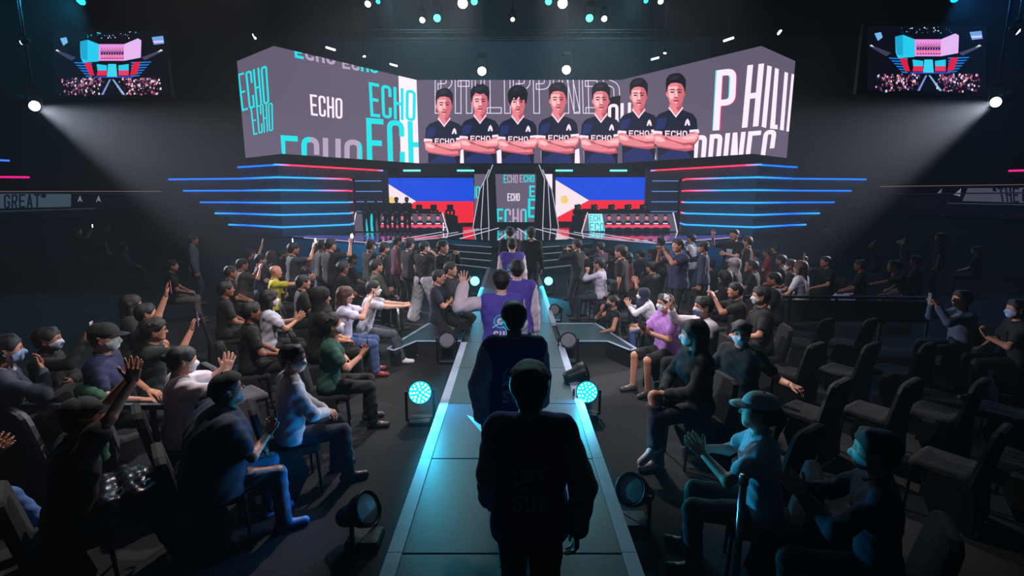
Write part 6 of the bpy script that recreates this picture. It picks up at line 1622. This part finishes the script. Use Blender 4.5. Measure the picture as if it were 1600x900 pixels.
def gaming_chair(x, y, label, grp, hbase):
    t = tag(empty('gaming_chair', (x, y, hbase), math.pi), label, 'chair', grp)
    V, Q = cached('gc_back', lambda: blob([((-.16, -.26, .5), (-.2, -.30, 1.0), .05, .06, .05), ((.16, -.26, .5), (.2, -.30, 1.0), .05, .06, .05), ((0, -.26, .5), (0, -.30, 1.0), .05, .05, .1), ((-.11, -.31, 1.05), (-.12, -.33, 1.25), .05, .05, .06), ((.11, -.31, 1.05), (.12, -.33, 1.25), .05, .05, .06), ((-.1, -.33, 1.27), (.1, -.33, 1.27), .05, .05, .05), ((0, -.31, 1.02), (0, -.33, 1.2), .04, .04, .1)], .018))
    me = cached('gc_back_me', lambda: mesh_np('backrest', V, Q)); link('backrest', me, leather((24, 24, 28)), t)
    V2, Q2 = cached('gc_seat', lambda: blob([((-.17, -.15, .45), (-.17, .2, .45), .06, .06, .03), ((.17, -.15, .45), (.17, .2, .45), .06, .06, .03), ((0, -.15, .45), (0, .2, .45), .05, .05, .1)], .018))
    link('seat', cached('gc_seat_me', lambda: mesh_np('seat', V2, Q2)), leather((24, 24, 28)), t)
    def base():
        m = MB(); m.tube((0, 0, .1), (0, 0, .42), .03, n=10)
        for k in range(5): a = 2 * math.pi * k / 5; m.tube((0, 0, .1), (.28 * math.cos(a), .28 * math.sin(a), .06), .02, n=6); m.tube((.28 * math.cos(a), .28 * math.sin(a) - .015, .03), (.28 * math.cos(a), .28 * math.sin(a) + .015, .03), .03, n=10)
        return m.mesh('star_base')
    link('star_base', cached('gc_base', base), M_BLACK, t)
    for s in (-1, 1):
        link('armrest', cached(('gc_arm', s), lambda s=s: MB().box(s * .26 - .03, s * .26 + .03, -.12, .14, .66, .69, .01).box(s * .26 - .015, s * .26 + .015, -.02, .02, .42, .67).mesh('armrest')), M_BLACK, t)
def monitor(x, y, z, label, grp):
    t = tag(empty('monitor', (x, y, z)), label, 'monitor', grp)
    def mb(n):
        m = MB()
        if n == 'panel': m.box(-.27, .27, -.015, .015, .10, .42, .008)
        elif n == 'stand': m.box(-.03, .03, -.03, -.01, .0, .2, .004).box(-.12, .12, -.09, .09, 0, .012, .004)
        return m.mesh(n)
    for n in ('panel', 'stand'): link(n, cached(('mon', n), lambda n=n: mb(n)), M_BLACKPAINT, t)
mid, h, Yd = team_desk(550, 700, 'left', -1)
for i, px_ in enumerate((600, 626, 653, 676, 702)):
    x = at(px_, 330, Y=26.5).x; gaming_chair(x, 26.55, 'black gaming chair behind the left team desk, %s from its outer end' % ['first', 'second', 'third', 'fourth', 'fifth'][i], 'chairs at the left desk', SZ)
    if i < 4: monitor(x - .25, Yd + .42, SZ + .71, 'thin monitor on the left team desk, %s from its outer end' % ['first', 'second', 'third', 'fourth'][i], 'monitors on the left desk')
mid, h, Yd = team_desk(909, 1058, 'right', 1)
seat_l = ['first from the portal', 'second from the portal', 'in the middle', 'second from the outer end', 'at the outer end']
for i, px_ in enumerate((904, 930, 957, 983, 1007)):
    x = at(px_, 330, Y=26.5).x; gaming_chair(x, 26.55, 'black gaming chair of the seated player %s of the right desk' % seat_l[i], 'chairs at the right desk', SZ)
    person(0, 0, 'seated player with headset and black jersey, %s of the right desk' % seat_l[i], 180, 'sit', base=SZ, scale=1.0, pos=(x, 26.45), headset=True, mask=True, mask_c=(150, 150, 160), top=(22, 22, 28), la='desk', ra='desk', lod=2, skin='light', hp=-8)
    if i: monitor(x - .5, Yd + .42, SZ + .71, 'thin monitor at the seat %s of the right team desk' % seat_l[i], 'monitors on the right desk')
for px_, Y_, lab, sk in ((572, 23.9, 'outermost dim standing team member left of the desk in black', 'brown'), (588, 24.1, 'second dim standing team member from the left in black', 'brown'), (605, 23.8, 'standing player in black with crossed hands, left of the sun on the flag', 'tan'), (620, 23.8, 'standing player in black in front of the sun on the flag', 'tan'), (636, 23.9, 'standing player in black nearest the portal of the left team', 'light')):
    c = at(px_, 330, Y=Y_); person(0, 0, lab, 184, 'stand', base=SZ, scale=1.0, pos=(c.x, Y_), top=(18, 18, 22), la='lapmid', ra='lapmid', sleeve=1.9, lod=2, skin=sk, mask=True, mask_c=(40, 40, 46), bottom=(16, 16, 20), shoe_c=(150, 150, 160))
for which, s in (('left', -1), ('right', 1)):
    t = tag(empty('stage_monitor', (XS + s * 2.9, 25.5, SZ)), 'low dark stage monitor box beside the %s desk' % which, 'speaker')
    MB().prism([(-.25, -.2), (.25, -.2), (.25, .2), (-.25, .2)], 0, .4).build('cabinet', M_BLACKPAINT, t); MB().box(-.21, .21, -.215, -.2, .05, .35, .01).build('grille', M_BLACK, t)
